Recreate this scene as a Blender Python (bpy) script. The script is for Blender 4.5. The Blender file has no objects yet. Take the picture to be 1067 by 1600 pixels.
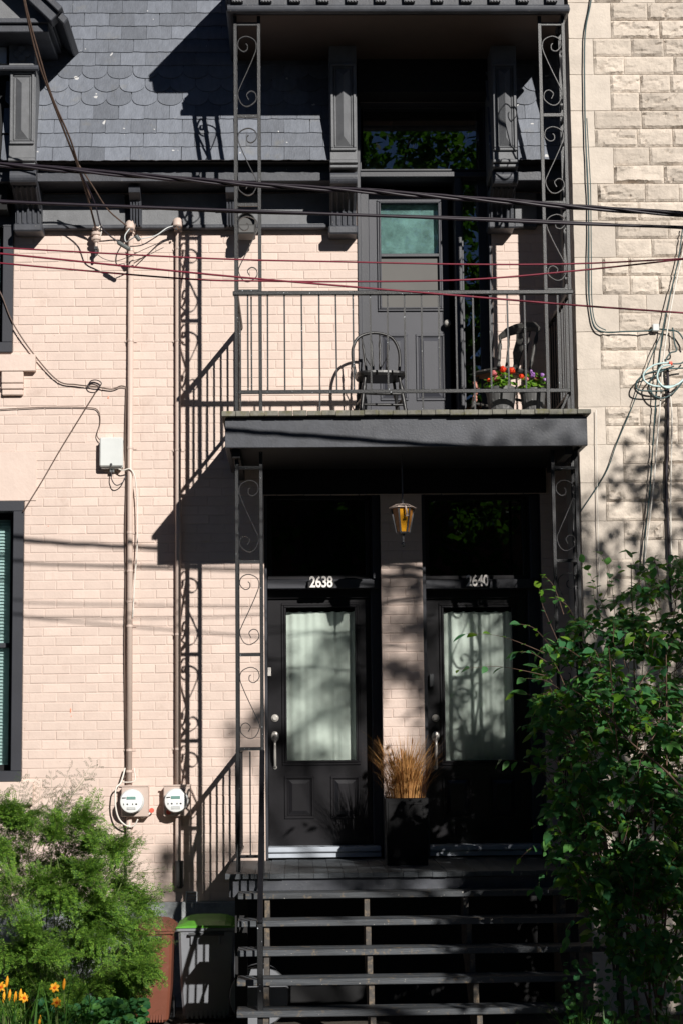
import bpy, math, random
from math import radians, sin, cos, pi, tan
from mathutils import Vector, Matrix, noise

random.seed(11)
scene = bpy.context.scene
COL = scene.collection

# ------------------------------------------------------------------ camera
F = 2850.0                                   # focal length in photo pixels (1067 x 1600)
PITCH, YAW, ROLL = radians(6.8), radians(1.5), radians(0.6)
CAM = Vector((0, -15, 2.25))
_d = Vector((sin(YAW) * cos(PITCH), cos(YAW) * cos(PITCH), sin(PITCH)))
_r0 = Vector((cos(YAW), -sin(YAW), 0))
_u0 = _r0.cross(_d)
_up = _u0 * cos(ROLL) + _r0 * sin(ROLL)
_rt = _r0 * cos(ROLL) - _u0 * sin(ROLL)
cd = bpy.data.cameras.new('camera')
cd.sensor_fit = 'VERTICAL'; cd.sensor_height = 36.0; cd.sensor_width = 24.0
cd.lens = 36.0 * F / 1600.0
cd.clip_start = 0.1; cd.clip_end = 3000
cam = bpy.data.objects.new('camera', cd); COL.objects.link(cam)
cam.matrix_world = Matrix((( _rt.x, _up.x, -_d.x, CAM.x), (_rt.y, _up.y, -_d.y, CAM.y),
                           (_rt.z, _up.z, -_d.z, CAM.z), (0, 0, 0, 1)))
scene.camera = cam

# ------------------------------------------------------------------ light
SUN = Vector((0.44, -1.0, 0.54)).normalized()           # towards the sun
world = bpy.data.worlds.new('World'); scene.world = world; world.use_nodes = True
nt = world.node_tree; nt.nodes.clear()
sky = nt.nodes.new('ShaderNodeTexSky'); sky.sky_type = 'NISHITA'; sky.sun_disc = False
sky.sun_elevation = math.asin(SUN.z); sky.sun_rotation = math.atan2(SUN.x, SUN.y)
sky.air_density = 0.20; sky.dust_density = 0.0; sky.ozone_density = 1.0
bg = nt.nodes.new('ShaderNodeBackground'); bg.inputs['Strength'].default_value = 0.05
wo = nt.nodes.new('ShaderNodeOutputWorld')
nt.links.new(sky.outputs[0], bg.inputs['Color']); nt.links.new(bg.outputs[0], wo.inputs['Surface'])
sl = bpy.data.lights.new('sun', 'SUN'); sl.energy = 5.0; sl.angle = radians(0.53); sl.color = (1.0, 0.955, 0.89)
sun = bpy.data.objects.new('sun', sl); COL.objects.link(sun)
sun.rotation_euler = SUN.to_track_quat('Z', 'Y').to_euler(); sun.location = (12, -28, 18)
vs = scene.view_settings
vs.view_transform = 'Standard'; vs.look = 'None'; vs.exposure = 0.19; vs.gamma = 1.0; vs.use_curve_mapping = False

# ------------------------------------------------------------------ layout helpers
def W(px, py, Y=0.0):
    """world point on the plane y=Y that the photograph shows at pixel (px, py)"""
    r = _d * F + _rt * (px - 533.5) - _up * (py - 800)
    return CAM + r * ((Y - CAM.y) / r.y)

def R(x0, y0, x1, y1, Y=0.0):
    """axis aligned rectangle (xmin, xmax, zmin, zmax) on plane Y from a pixel box"""
    mx, my = (x0 + x1) / 2, (y0 + y1) / 2
    return W(x0, my, Y).x, W(x1, my, Y).x, W(mx, y1, Y).z, W(mx, y0, Y).z

def rnd(a, b): return random.uniform(a, b)

def spline(pts, n=8):
    P = [Vector(p) for p in pts]
    if len(P) < 3: return P
    out = []
    for i in range(len(P) - 1):
        p0 = P[max(i - 1, 0)]; p1 = P[i]; p2 = P[i + 1]; p3 = P[min(i + 2, len(P) - 1)]
        for k in range(n):
            t = k / n
            out.append(0.5 * ((2 * p1) + (p2 - p0) * t + (2 * p0 - 5 * p1 + 4 * p2 - p3) * t * t
                              + (3 * p1 - p0 - 3 * p2 + p3) * t ** 3))
    out.append(P[-1]); return out

class MB:
    def __init__(s): s.v = []; s.f = []
    def add(s, vs, fs):
        n = len(s.v); s.v += [tuple(p) for p in vs]; s.f += [tuple(i + n for i in f) for f in fs]; return s
    def box(s, x0, x1, y0, y1, z0, z1):
        return s.add([(x0, y0, z0), (x1, y0, z0), (x1, y1, z0), (x0, y1, z0), (x0, y0, z1), (x1, y0, z1), (x1, y1, z1), (x0, y1, z1)],
                     [(0, 3, 2, 1), (4, 5, 6, 7), (0, 1, 5, 4), (1, 2, 6, 5), (2, 3, 7, 6), (3, 0, 4, 7)])
    def quad(s, a, b, c, d): return s.add([a, b, c, d], [(0, 1, 2, 3)])
    def bar(s, p, q, w, h, side=None):
        p = Vector(p); q = Vector(q); t = (q - p).normalized()
        a = Vector(side) if side else (Vector((0, 1, 0)) if abs(t.y) < .9 else Vector((1, 0, 0)))
        b = t.cross(a).normalized(); a = b.cross(t).normalized()
        a *= w / 2; b *= h / 2
        return s.add([p - a - b, p + a - b, p + a + b, p - a + b, q - a - b, q + a - b, q + a + b, q - a + b],
                     [(0, 1, 2, 3), (7, 6, 5, 4), (0, 4, 5, 1), (1, 5, 6, 2), (2, 6, 7, 3), (3, 7, 4, 0)])
    def tube(s, path, r, n=8, cap=True):
        P = [Vector(p) for p in path]; m = len(P); base = len(s.v)
        prev = None
        for i, p in enumerate(P):
            t = (P[min(i + 1, m - 1)] - P[max(i - 1, 0)])
            t = t.normalized() if t.length > 1e-9 else Vector((0, 0, 1))
            if prev is None:
                a = Vector((0, 1, 0)) if abs(t.y) < .9 else Vector((1, 0, 0))
            else: a = prev
            a = (a - t * a.dot(t)).normalized(); prev = a; b = t.cross(a)
            rr = r[i] if isinstance(r, (list, tuple)) else r
            for k in range(n):
                an = 2 * pi * k / n; s.v.append(tuple(p + (a * cos(an) + b * sin(an)) * rr))
        for i in range(m - 1):
            for k in range(n):
                k2 = (k + 1) % n
                s.f.append((base + i * n + k, base + i * n + k2, base + (i + 1) * n + k2, base + (i + 1) * n + k))
        if cap:
            s.f.append(tuple(base + k for k in range(n))[::-1]); s.f.append(tuple(base + (m - 1) * n + k for k in range(n)))
        return s
    def strip(s, path, t, w, ax=(0, 1, 0)):
        """flat bar: thickness t in the curve's plane, width w along ax"""
        P = [Vector(p) for p in path]; m = len(P); base = len(s.v); ax = Vector(ax)
        for i, p in enumerate(P):
            tg = (P[min(i + 1, m - 1)] - P[max(i - 1, 0)]).normalized(); nn = tg.cross(ax).normalized() * (t / 2); a = ax * (w / 2)
            for q in (p - nn - a, p + nn - a, p + nn + a, p - nn + a): s.v.append(tuple(q))
        for i in range(m - 1):
            for k in range(4):
                k2 = (k + 1) % 4
                s.f.append((base + i * 4 + k, base + i * 4 + k2, base + i * 4 + 4 + k2, base + i * 4 + 4 + k))
        s.f.append((base + 3, base + 2, base + 1, base)); e = base + (m - 1) * 4; s.f.append((e, e + 1, e + 2, e + 3))
        return s
    def lathe(s, prof, c, n=20, axis='Z'):
        c = Vector(c); base = len(s.v); m = len(prof)
        for (r, h) in prof:
            for k in range(n):
                a = 2 * pi * k / n
                o = {'Z': Vector((r * cos(a), r * sin(a), h)), 'Y': Vector((r * cos(a), h, r * sin(a))), 'X': Vector((h, r * cos(a), r * sin(a)))}[axis]
                s.v.append(tuple(c + o))
        for i in range(m - 1):
            for k in range(n):
                k2 = (k + 1) % n
                s.f.append((base + i * n + k, base + i * n + k2, base + (i + 1) * n + k2, base + (i + 1) * n + k))
        s.f.append(tuple(base + k for k in range(n))[::-1]); s.f.append(tuple(base + (m - 1) * n + k for k in range(n)))
        return s
    def prism(s, poly, fn, d0, d1):
        """extrude polygon [(a,b)] ; fn(a,b,d)->point"""
        n = len(poly)
        vs = [fn(a, b, d0) for a, b in poly] + [fn(a, b, d1) for a, b in poly]
        fs = [tuple(range(n))[::-1], tuple(range(n, 2 * n))] + [(i, (i + 1) % n, n + (i + 1) % n, n + i) for i in range(n)]
        return s.add(vs, fs)
    def ring(s, x0, x1, z0, z1, w, ya, yb):
        """rectangular moulding frame in the XZ plane between depths ya (front) and yb"""
        s.box(x0, x1, ya, yb, z1 - w, z1); s.box(x0, x1, ya, yb, z0, z0 + w)
        s.box(x0, x0 + w, ya, yb, z0 + w, z1 - w); s.box(x1 - w, x1, ya, yb, z0 + w, z1 - w); return s
    def frustum(s, x0, x1, z0, z1, yb, i, yf, i2=None):
        i2 = i if i2 is None else i2
        return s.add([(x0, yb, z0), (x1, yb, z0), (x1, yb, z1), (x0, yb, z1), (x0 + i, yf, z0 + i2), (x1 - i, yf, z0 + i2), (x1 - i, yf, z1 - i2), (x0 + i, yf, z1 - i2)],
                     [(4, 5, 6, 7), (0, 1, 5, 4), (1, 2, 6, 5), (2, 3, 7, 6), (3, 0, 4, 7)])
    def mesh(s, name):
        me = bpy.data.meshes.new(name); me.from_pydata(s.v, [], s.f); me.update(); return me
    def build(s, name, m, parent=None, smooth=False, bevel=0.0, label=None, stuff=False):
        me = s.mesh(name)
        if smooth: me.polygons.foreach_set('use_smooth', [True] * len(me.polygons))
        return link(name, me, m, parent, bevel, label, stuff)

def link(name, me, m, parent=None, bevel=0.0, label=None, stuff=False):
    o = bpy.data.objects.new(name, me); COL.objects.link(o)
    if m is not None and not me.materials: me.materials.append(m)
    if parent is not None: attach(o, parent)
    if bevel:
        b = o.modifiers.new('bevel', 'BEVEL'); b.width = bevel; b.segments = 1; b.limit_method = 'ANGLE'
    if label: o['label'] = label
    if stuff: o['kind'] = 'stuff'
    return o

def base_of(o):
    l = Vector((0, 0, 0))
    while o is not None:
        if o.type == 'EMPTY': l = l + o.location
        o = o.parent
    return l
def attach(o, p):
    o.parent = p
    # parts are modelled in place: undo every ancestor's offset
    off = Vector((0, 0, 0))
    q = p
    if q.type == 'EMPTY' and q.parent is None: off = q.location.copy()
    elif q.type == 'MESH': off = q.get('_off') and Vector(q['_off']) or Vector((0, 0, 0))
    o.matrix_parent_inverse = Matrix.Translation(-off)
def tag(o, label, cat, group=None, kind=None):
    o['label'] = label; o['category'] = cat
    if group: o['group'] = group
    if kind: o['kind'] = kind
    return o
def thing(name, label, cat, loc, group=None):
    o = bpy.data.objects.new(name, None); COL.objects.link(o); o.location = loc
    o.empty_display_size = .1
    return tag(o, label, cat, group)

# ------------------------------------------------------------------ materials
def base_nodes(name):
    m = bpy.data.materials.new(name); m.use_nodes = True; t = m.node_tree
    return m, t, t.nodes['Principled BSDF']
def N(t, k, **kw):
    n = t.nodes.new(k)
    for a, b in kw.items(): setattr(n, a, b)
    return n
def rgba(c): return (c[0], c[1], c[2], 1)
def mixc(t, fac, a, b, mode='MIX'):
    n = N(t, 'ShaderNodeMix', data_type='RGBA', blend_type=mode)
    for i, x in ((0, fac), (6, a), (7, b)):
        if hasattr(x, 'is_output'): t.links.new(x, n.inputs[i])
        else: n.inputs[i].default_value = x if i == 0 else rgba(x)
    return n.outputs[2]
def ramp(t, src, a, b):
    n = N(t, 'ShaderNodeMapRange'); n.clamp = True
    t.links.new(src, n.inputs[0]); n.inputs[1].default_value = a; n.inputs[2].default_value = b
    return n.outputs[0]
def noise_n(t, scale, detail=4, rough=.6, stretch=None):
    g = N(t, 'ShaderNodeNewGeometry'); src = g.outputs['Position']
    if stretch:
        mp = N(t, 'ShaderNodeMapping'); mp.inputs['Scale'].default_value = stretch; t.links.new(src, mp.inputs[0]); src = mp.outputs[0]
    n = N(t, 'ShaderNodeTexNoise'); n.inputs['Scale'].default_value = scale; n.inputs['Detail'].default_value = detail; n.inputs['Roughness'].default_value = rough
    t.links.new(src, n.inputs['Vector']); return n.outputs[0]
def mat(name, col, rough=.6, var=.12, scale=6, bump=0.0, bscale=60, metal=0.0, per=0.0, specks=None, stain=None, spec=.5, stretch=None, island=False, streak=None):
    m, t, p = base_nodes(name)
    n = noise_n(t, scale, 5, .65, stretch)
    c = mixc(t, ramp(t, n, .3, .7), tuple(x * (1 - var) for x in col), tuple(min(1, x * (1 + var)) for x in col))
    if stain:                                # (colour, scale, lo, hi)
        c = mixc(t, ramp(t, noise_n(t, stain[1], 6, .7), stain[2], stain[3]), c, stain[0])
    if streak:                               # (colour, lo, hi): vertical rain streaks
        c = mixc(t, ramp(t, noise_n(t, 5, 6, .7, (2.2, 2.2, .16)), streak[1], streak[2]), c, streak[0])
    if per:
        if island:
            o = N(t, 'ShaderNodeNewGeometry').outputs['Random Per Island']
        else:
            o = N(t, 'ShaderNodeObjectInfo').outputs['Random']
        mr = N(t, 'ShaderNodeMapRange'); t.links.new(o, mr.inputs[0]); mr.inputs[3].default_value = 1 - per; mr.inputs[4].default_value = 1 + per
        vm = N(t, 'ShaderNodeVectorMath', operation='SCALE'); t.links.new(c, vm.inputs[0]); t.links.new(mr.outputs[0], vm.inputs['Scale']); c = vm.outputs[0]
    if specks:                               # (colour, scale, lo, hi)
        c = mixc(t, ramp(t, noise_n(t, specks[1], 2, .5), specks[2], specks[3]), c, specks[0])
    t.links.new(c, p.inputs['Base Color'])
    p.inputs['Roughness'].default_value = rough; p.inputs['Metallic'].default_value = metal
    p.inputs['Specular IOR Level'].default_value = spec
    if bump:
        b = N(t, 'ShaderNodeBump'); b.inputs['Strength'].default_value = 1.0; b.inputs['Distance'].default_value = bump
        t.links.new(noise_n(t, bscale, 5, .6, stretch), b.inputs['Height']); t.links.new(b.outputs[0], p.inputs['Normal'])
    return m
def leaf_mat(name, a, b, trans=.35, rough=.45):
    m, t, p = base_nodes(name)
    g = N(t, 'ShaderNodeNewGeometry'); oi = N(t, 'ShaderNodeObjectInfo')
    ad = N(t, 'ShaderNodeMath', operation='ADD'); t.links.new(g.outputs['Random Per Island'], ad.inputs[0]); t.links.new(oi.outputs['Random'], ad.inputs[1])
    fr = N(t, 'ShaderNodeMath', operation='FRACT'); t.links.new(ad.outputs[0], fr.inputs[0])
    c = mixc(t, fr.outputs[0], a, b)
    t.links.new(c, p.inputs['Base Color']); p.inputs['Roughness'].default_value = rough
    p.inputs['Specular IOR Level'].default_value = .35
    tr = N(t, 'ShaderNodeBsdfTranslucent')
    tc = mixc(t, 1.0, c, (1.25, 1.35, .55), 'MULTIPLY'); t.links.new(tc, tr.inputs[0])
    mx = N(t, 'ShaderNodeMixShader'); mx.inputs[0].default_value = trans
    t.links.new(p.outputs[0], mx.inputs[1]); t.links.new(tr.outputs[0], mx.inputs[2])
    t.links.new(mx.outputs[0], t.nodes['Material Output'].inputs['Surface']); return m
def glass_mat(name, tint, ior=1.6, rough=.0):
    m, t, p = base_nodes(name); t.nodes.remove(p)
    tr = N(t, 'ShaderNodeBsdfTransparent'); tr.inputs[0].default_value = rgba(tint)
    gl = N(t, 'ShaderNodeBsdfGlossy'); gl.inputs['Roughness'].default_value = rough; gl.inputs[0].default_value = (.95, .98, 1, 1)
    fr = N(t, 'ShaderNodeFresnel'); fr.inputs[0].default_value = ior
    mx = N(t, 'ShaderNodeMixShader'); t.links.new(fr.outputs[0], mx.inputs[0]); t.links.new(tr.outputs[0], mx.inputs[1]); t.links.new(gl.outputs[0], mx.inputs[2])
    t.links.new(mx.outputs[0], t.nodes['Material Output'].inputs['Surface']); return m

PEACH = (.640, .512, .447)
M = {}
M['brick'] = mat('painted_brick', PEACH, .62, .05, 9, .0016, 55, per=.06, stain=((.45, .33, .27), 3.5, .58, .90), streak=((.52, .40, .34), .58, .82), specks=((.40, .24, .18), 38, .755, .775))
M['mortar'] = mat('painted_mortar', tuple(x * .96 for x in PEACH), .7, .06, 14, .003, 70)
M['render_peach'] = mat('painted_render', PEACH, .62, .05, 5, .003, 25)
M['concrete'] = mat('foundation_parging', (.27, .29, .30), .85, .3, 9, .01, 22, stain=((.42, .43, .43), 5, .5, .75))
M['grey'] = mat('grey_paint', (.052, .056, .068), .5, .25, 7, .0016, 60, spec=.4, stain=((.070, .074, .084), 3.2, .52, .75), specks=((.22, .21, .20), 60, .71, .76))
M['grey_pilaster'] = mat('grey_stippled_paint', (.135, .140, .150), .55, .15, 10, .003, 150)
M['slate'] = mat('slate', (.136, .150, .180), .5, .16, 9, .003, 28, per=.22, stretch=(3, 3, .8), stain=((.17, .17, .165), 5, .58, .8), specks=((.5, .5, .5), 14, .73, .745))
M['dark'] = mat('dark_interior_and_shade', (.006, .006, .007), .85, .2, 3)  # near-black for the rooms; also stands in for shade on outside walls
M['frame_grey'] = mat('window_frame_paint', (.036, .038, .047), .42, .1, 4, .0006, 80)
M['door_grey'] = mat('grey_door_paint', (.040, .042, .054), .42, .1, 3, .0006, 90)
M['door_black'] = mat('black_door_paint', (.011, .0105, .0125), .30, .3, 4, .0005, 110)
M['iron'] = mat('black_iron_paint', (.008, .009, .011), .40, .3, 12, .0012, 160, specks=((.50, .54, .58), 70, .715, .74))
M['iron_plain'] = mat('black_iron_smooth', (.006, .006, .008), .38, .3, 12, .0008, 120)
M['wood_grey'] = mat('weathered_grey_boards', (.045, .052, .060), .6, .3, 12, .002, 60, per=.16, stretch=(1, .15, 3), stain=((.19, .15, .10), 16, .62, .8))
M['tread'] = mat('weathered_treads', (.050, .056, .064), .6, .45, 10, .003, 50, per=.2, stretch=(.2, 2, 3), stain=((.22, .165, .10), 16, .56, .74), specks=((.30, .29, .27), 50, .72, .76))
M['stringer'] = mat('stringer_wood', (.065, .058, .052), .7, .4, 14, .002, 50, stain=((.26, .19, .12), 20, .5, .75))
M['moss_wood'] = mat('mossy_deck_edge', (.17, .165, .14), .85, .3, 25, .003, 70, per=.18, stain=((.13, .125, .05), 14, .5, .7))
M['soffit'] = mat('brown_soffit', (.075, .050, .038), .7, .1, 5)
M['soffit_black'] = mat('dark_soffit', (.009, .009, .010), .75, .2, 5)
M['stone'] = mat('buff_sandstone', (.55, .485, .42), .85, .10, 7, .004, 45, per=.07, stain=((.33, .26, .20), 6, .66, .9))
M['stone_rock'] = mat('rock_faced_sandstone', (.545, .475, .405), .9, .12, 9, .010, 26, per=.14, stain=((.27, .20, .15), 7, .62, .88))
M['stone_mortar'] = mat('stone_mortar', (.54, .49, .43), .9, .12, 20, .004, 60)
M['white_metal'] = mat('sill_metal', (.42, .46, .52), .35, .12, 5, .0005, 40)
M['curtain'] = mat('pale_curtain', (.61, .63, .59), .9, .10, 5, .0)
M['blind'] = mat('teal_blind', (.42, .56, .56), .6, .06, 4)
M['glass'] = glass_mat('window_glass', (.93, .955, .945), 1.5)
M['glass_dark'] = glass_mat('transom_glass', (.35, .38, .40), 2.1)
M['glass_up'] = glass_mat('upper_transom_glass', (.60, .63, .62), 2.8)
M['glass_teal'] = glass_mat('storm_glass', (.85, .95, .94), 1.7)
M['screen'] = mat('insect_screen_panel', (.105, .102, .098), .7, .06, 3, .0004, 600)
M['teal_inner'] = mat('teal_inner_pane', (.20, .245, .24), .35, .5, 9)
M['nickel'] = mat('brushed_nickel', (.62, .59, .55), .32, .08, 20, metal=.45)
M['white_paint'] = mat('white_number_paint', (.80, .76, .72), .45, .04, 20)
M['pipe'] = mat('painted_conduit', tuple(x * .90 for x in PEACH), .45, .05, 8)
M['box_peach'] = mat('painted_meter_box', tuple(x * .80 for x in PEACH), .5, .06, 8)
M['meter_white'] = mat('meter_face', (.78, .80, .80), .3, .02, 6)
M['meter_grey'] = mat('meter_rim', (.55, .57, .57), .35, .05, 6)
M['lcd'] = mat('meter_lcd', (.16, .30, .27), .3, .05, 6)
M['ink'] = mat('dark_ink', (.03, .03, .035), .5, .1, 6)
M['box_white'] = mat('white_plastic_box', (.62, .64, .63), .4, .06, 5)
M['porcelain'] = mat('painted_porcelain', tuple(x * .95 for x in PEACH), .3, .06, 20)
M['cable'] = mat('black_cable', (.014, .009, .016), .45, .2, 30, spec=.5)
M['cable_red'] = mat('red_cable', (.16, .004, .022), .5, .2, 30)
M['cable_brown'] = mat('brown_cable', (.10, .065, .05), .55, .2, 40)
M['cable_green'] = mat('dark_green_cable', (.015, .055, .06), .45, .2, 30)
M['cable_white'] = mat('white_cable', (.72, .68, .62), .5, .06, 30)
M['cable_aqua'] = mat('pale_aqua_cable', (.50, .66, .66), .45, .06, 30)
M['splice'] = mat('grey_splice', (.10, .11, .11), .6, .1, 30)
M['red_tip'] = mat('red_plastic', (.75, .11, .07), .5, .1, 20)
M['vent'] = mat('vent_metal', (.055, .055, .055), .5, .1, 12)
M['amber'] = mat('amber_glass_solid', (.72, .33, .015), .25, .25, 25, .0015, 90)
M['amber_shaded'] = mat('amber_glass_shaded', (.42, .17, .03), .4, .3, 25, .0015, 90)  # duller copy of the amber: shade painted on the panes turned aside
M['lamp_cap'] = mat('lantern_cap', (.62, .50, .43), .5, .06, 12)
M['lamp_metal'] = mat('lantern_metal', (.055, .056, .060), .4, .2, 20)
M['planter'] = mat('black_planter', (.004, .004, .005), .6, .25, 5, .001, 40, spec=.2)
M['soil'] = mat('soil', (.035, .025, .018), .95, .4, 20, .02, 30)
M['brown_plastic'] = mat('brown_bin_plastic', (.17, .055, .032), .5, .12, 5, .0006, 60, stain=((.22, .09, .06), 9, .6, .8))
M['grey_plastic'] = mat('grey_bin_plastic', (.19, .20, .22), .45, .08, 5, .0006, 60)
M['dark_plastic'] = mat('dark_bin_plastic', (.045, .048, .052), .5, .1, 5)
M['green_plastic'] = mat('lime_bin_lid', (.075, .29, .018), .5, .3, 6)
M['chair_black'] = mat('black_chair_paint', (.014, .014, .015), .42, .3, 14, .001, 90, specks=((.25, .24, .24), 60, .72, .8))
M['chair_worn'] = mat('worn_chair_paint', (.05, .048, .045), .55, .4, 16, .003, 60, specks=((.35, .34, .33), 50, .66, .74))
M['chair_wood'] = mat('bare_brown_wood', (.22, .10, .055), .6, .25, 12, .001, 60, stretch=(1, 6, 6))
M['pot'] = mat('grey_flower_pot', (.085, .085, .085), .55, .1, 10, .001, 50)
M['ground'] = mat('garden_soil', (.055, .045, .034), .95, .45, 3, .03, 9, stain=((.20, .165, .125), 5, .60, .74))
M['pavement'] = mat('concrete_pavement', (.075, .072, .07), .9, .12, 3, .004, 40)
M['asphalt'] = mat('asphalt', (.05, .05, .052), .9, .2, 6, .006, 60)
M['bark'] = mat('bark', (.09, .065, .045), .9, .3, 14, .01, 20)
M['twig'] = mat('brown_twig', (.13, .075, .05), .7, .3, 20)
M['twig_green'] = mat('green_stem', (.10, .15, .035), .6, .3, 20)
M['leaf'] = leaf_mat('shrub_leaf', (.042, .160, .070), (.105, .265, .060), .36)
M['leaf_new'] = leaf_mat('young_leaf', (.10, .24, .02), (.17, .30, .03), .4)
M['feather'] = leaf_mat('feathery_leaf', (.032, .108, .018), (.22, .38, .05), .3, .55)
M['feather_dark'] = leaf_mat('feathery_leaf_dark', (.020, .045, .012), (.045, .075, .02), .2, .6)
M['tree_leaf'] = leaf_mat('tree_leaf', (.03, .085, .015), (.06, .13, .02), .3, 1.0)
M['blade'] = leaf_mat('grass_blade', (.03, .09, .015), (.06, .15, .02), .3)
M['straw'] = leaf_mat('dry_grass', (.30, .125, .04), (.62, .35, .13), .25, .7)
M['orange'] = leaf_mat('lily_petal', (.80, .33, .015), (.85, .45, .03), .25, .6)
M['orange_heart'] = leaf_mat('lily_heart', (.62, .09, .01), (.7, .14, .01), .25, .6)
M['red_flower'] = leaf_mat('geranium_red', (.80, .045, .012), (.85, .09, .02), .2, .6)
M['pink_flower'] = leaf_mat('pink_blossom', (.62, .12, .16), (.70, .30, .28), .2, .6)
M['violet_flower'] = leaf_mat('violet_blossom', (.30, .10, .45), (.48, .30, .62), .2, .6)
M['twine'] = mat('pinkish_blossom_spike', (.55, .26, .20), .8, .3, 40, .004, 60)

# ================================================================== SETTING
GZ = 0.06                                    # ground level at the house
me = MB()
nx, ny = 60, 40
def gz(x, y): return GZ + .03 * noise.noise(Vector((x * 1.3, y * 1.3, 0))) + .012 * noise.noise(Vector((x * 6, y * 6, 3)))
xs = [-60, -20, -8] + [-5 + 10 * i / nx for i in range(nx + 1)] + [8, 20, 60]
ys = [-4.2 + 4.9 * j / ny for j in range(ny + 1)]
idx = {}
for j, y in enumerate(ys):
    for i, x in enumerate(xs):
        idx[i, j] = len(me.v); me.v.append((x, y, gz(x, y)))
for j in range(len(ys) - 1):
    for i in range(len(xs) - 1):
        me.f.append((idx[i, j], idx[i + 1, j], idx[i + 1, j + 1], idx[i, j + 1]))
o = me.build('garden_ground', M['ground'], smooth=True); o['kind'] = 'structure'
o['label'] = 'dark garden soil with pale gravel at the foot of the house'
o = MB().box(-60, 60, -6.6, -4.2, -.3, .05).build('pavement', M['pavement'], bevel=.02); o['kind'] = 'structure'
o = MB().box(-400, 400, -420, -6.6, -.4, -.09).build('road', M['asphalt']); o['kind'] = 'structure'
o = MB().box(-400, 400, .7, 400, -.4, -.02).build('ground', M['ground']); o['kind'] = 'structure'

# ================================================================== BRICK HOUSE
house = thing('brick_house', 'peach painted brick house with grey slate mansard and black doors', 'house', (-.6, 0, GZ))
XL, XR = W(-60, 800).x, W(886, 800).x
DECK_Z = W(620, 1363, -1.4).z                # porch floor
BAL_Z = W(620, 641, -1.44).z                 # balcony floor
Z_FOUND = W(250, 1409).z
Z_FRIEZE = W(250, 357).z
ops = {}
def op(k, x0, y0, x1, y1):
    a, b, c, d = R(x0, y0, x1, y1); ops[k] = [a, b, c, d]
op('door_left', 414, 770, 597, 1336); op('door_right', 662, 770, 849, 1336); op('door_up', 559, 160, 768, 690)
op('win_low', -70, 783, 37, 1222); op('win_up', -70, 335, 22, 552)
ops['door_left'][2] = ops['door_right'][2] = DECK_Z - .02
ops['door_up'][2] = BAL_Z - .02
ZTOP = W(600, -120).z
def in_op(x, z): return any(a < x < b and c < z < d for a, b, c, d in ops.values())
# wall sheet with its openings and reveals
cx = sorted({XL, XR} | {v for o_ in ops.values() for v in o_[:2] if XL < v < XR})
cz = sorted({0.0, ZTOP} | {v for o_ in ops.values() for v in o_[2:]})
mb = MB()
for i in range(len(cx) - 1):
    for j in range(len(cz) - 1):
        if not in_op((cx[i] + cx[i + 1]) / 2, (cz[j] + cz[j + 1]) / 2):
            mb.quad((cx[i], 0, cz[j]), (cx[i + 1], 0, cz[j]), (cx[i + 1], 0, cz[j + 1]), (cx[i], 0, cz[j + 1]))
wall = mb.build('wall', M['mortar'], house)
for a, b, c, d in ops.values():
    mb = MB()
    a = max(a, XL)
    mb.quad((a, 0, c), (a, 0, d), (a, .4, d), (a, .4, c)); mb.quad((b, 0, c), (b, .4, c), (b, .4, d), (b, 0, d))
    mb.quad((a, 0, d), (b, 0, d), (b, .4, d), (a, .4, d)); mb.quad((a, 0, c), (a, .4, c), (b, .4, c), (b, 0, c))
    mb.build('reveal', M['frame_grey'], house)
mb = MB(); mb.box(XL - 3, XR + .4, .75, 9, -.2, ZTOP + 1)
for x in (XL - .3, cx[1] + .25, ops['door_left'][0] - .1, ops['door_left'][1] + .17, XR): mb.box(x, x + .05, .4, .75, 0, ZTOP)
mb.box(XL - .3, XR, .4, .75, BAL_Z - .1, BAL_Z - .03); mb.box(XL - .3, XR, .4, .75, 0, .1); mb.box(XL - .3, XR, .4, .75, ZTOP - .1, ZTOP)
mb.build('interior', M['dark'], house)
MB().box(XL, ops['door_left'][0] - .02, -.05, -.002, 0, Z_FOUND).build('foundation', M['concrete'], house, bevel=.012)

# ---- bricks
M['mark'] = mat('faded_orange_mark', (.72, .30, .20), .6, .2, 60)
def brick_mesh(name, k):
    rr = random.Random(k); j = lambda a: rr.uniform(-a, a)
    hx, hz, ch, y0, y1 = .5, .5, .005, .004, -.0040
    def P(sx, sz, ins, y): return (sx * (hx - ins / .22) + j(.006), y + j(.0008), sz * (hz - ins / .068) + j(.02))
    v = [P(-1, -1, 0, y0), P(1, -1, 0, y0), P(1, 1, 0, y0), P(-1, 1, 0, y0),
         P(-1, -1, .0005, -.003), P(1, -1, .0005, -.003), P(1, 1, .0005, -.003), P(-1, 1, .0005, -.003),
         P(-1, -1, ch, y1), P(1, -1, ch, y1), P(1, 1, ch, y1), P(-1, 1, ch, y1)]
    f = []
    for a in (0, 4):
        for i in range(4): f.append((a + i, a + (i + 1) % 4, a + 4 + (i + 1) % 4, a + 4 + i))
    f.append((8, 9, 10, 11))
    me = bpy.data.meshes.new(name); me.from_pydata(v, [], f); me.update(); me.materials.append(M['brick']); return me, v, f
BV = [brick_mesh('brick', k) for k in range(8)]
BL, BH, JT = .2270, .0765, .0075
bricks = []
nrow = int((Z_FRIEZE - Z_FOUND) / BH) + 1
blk = list(ops.values())
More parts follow.
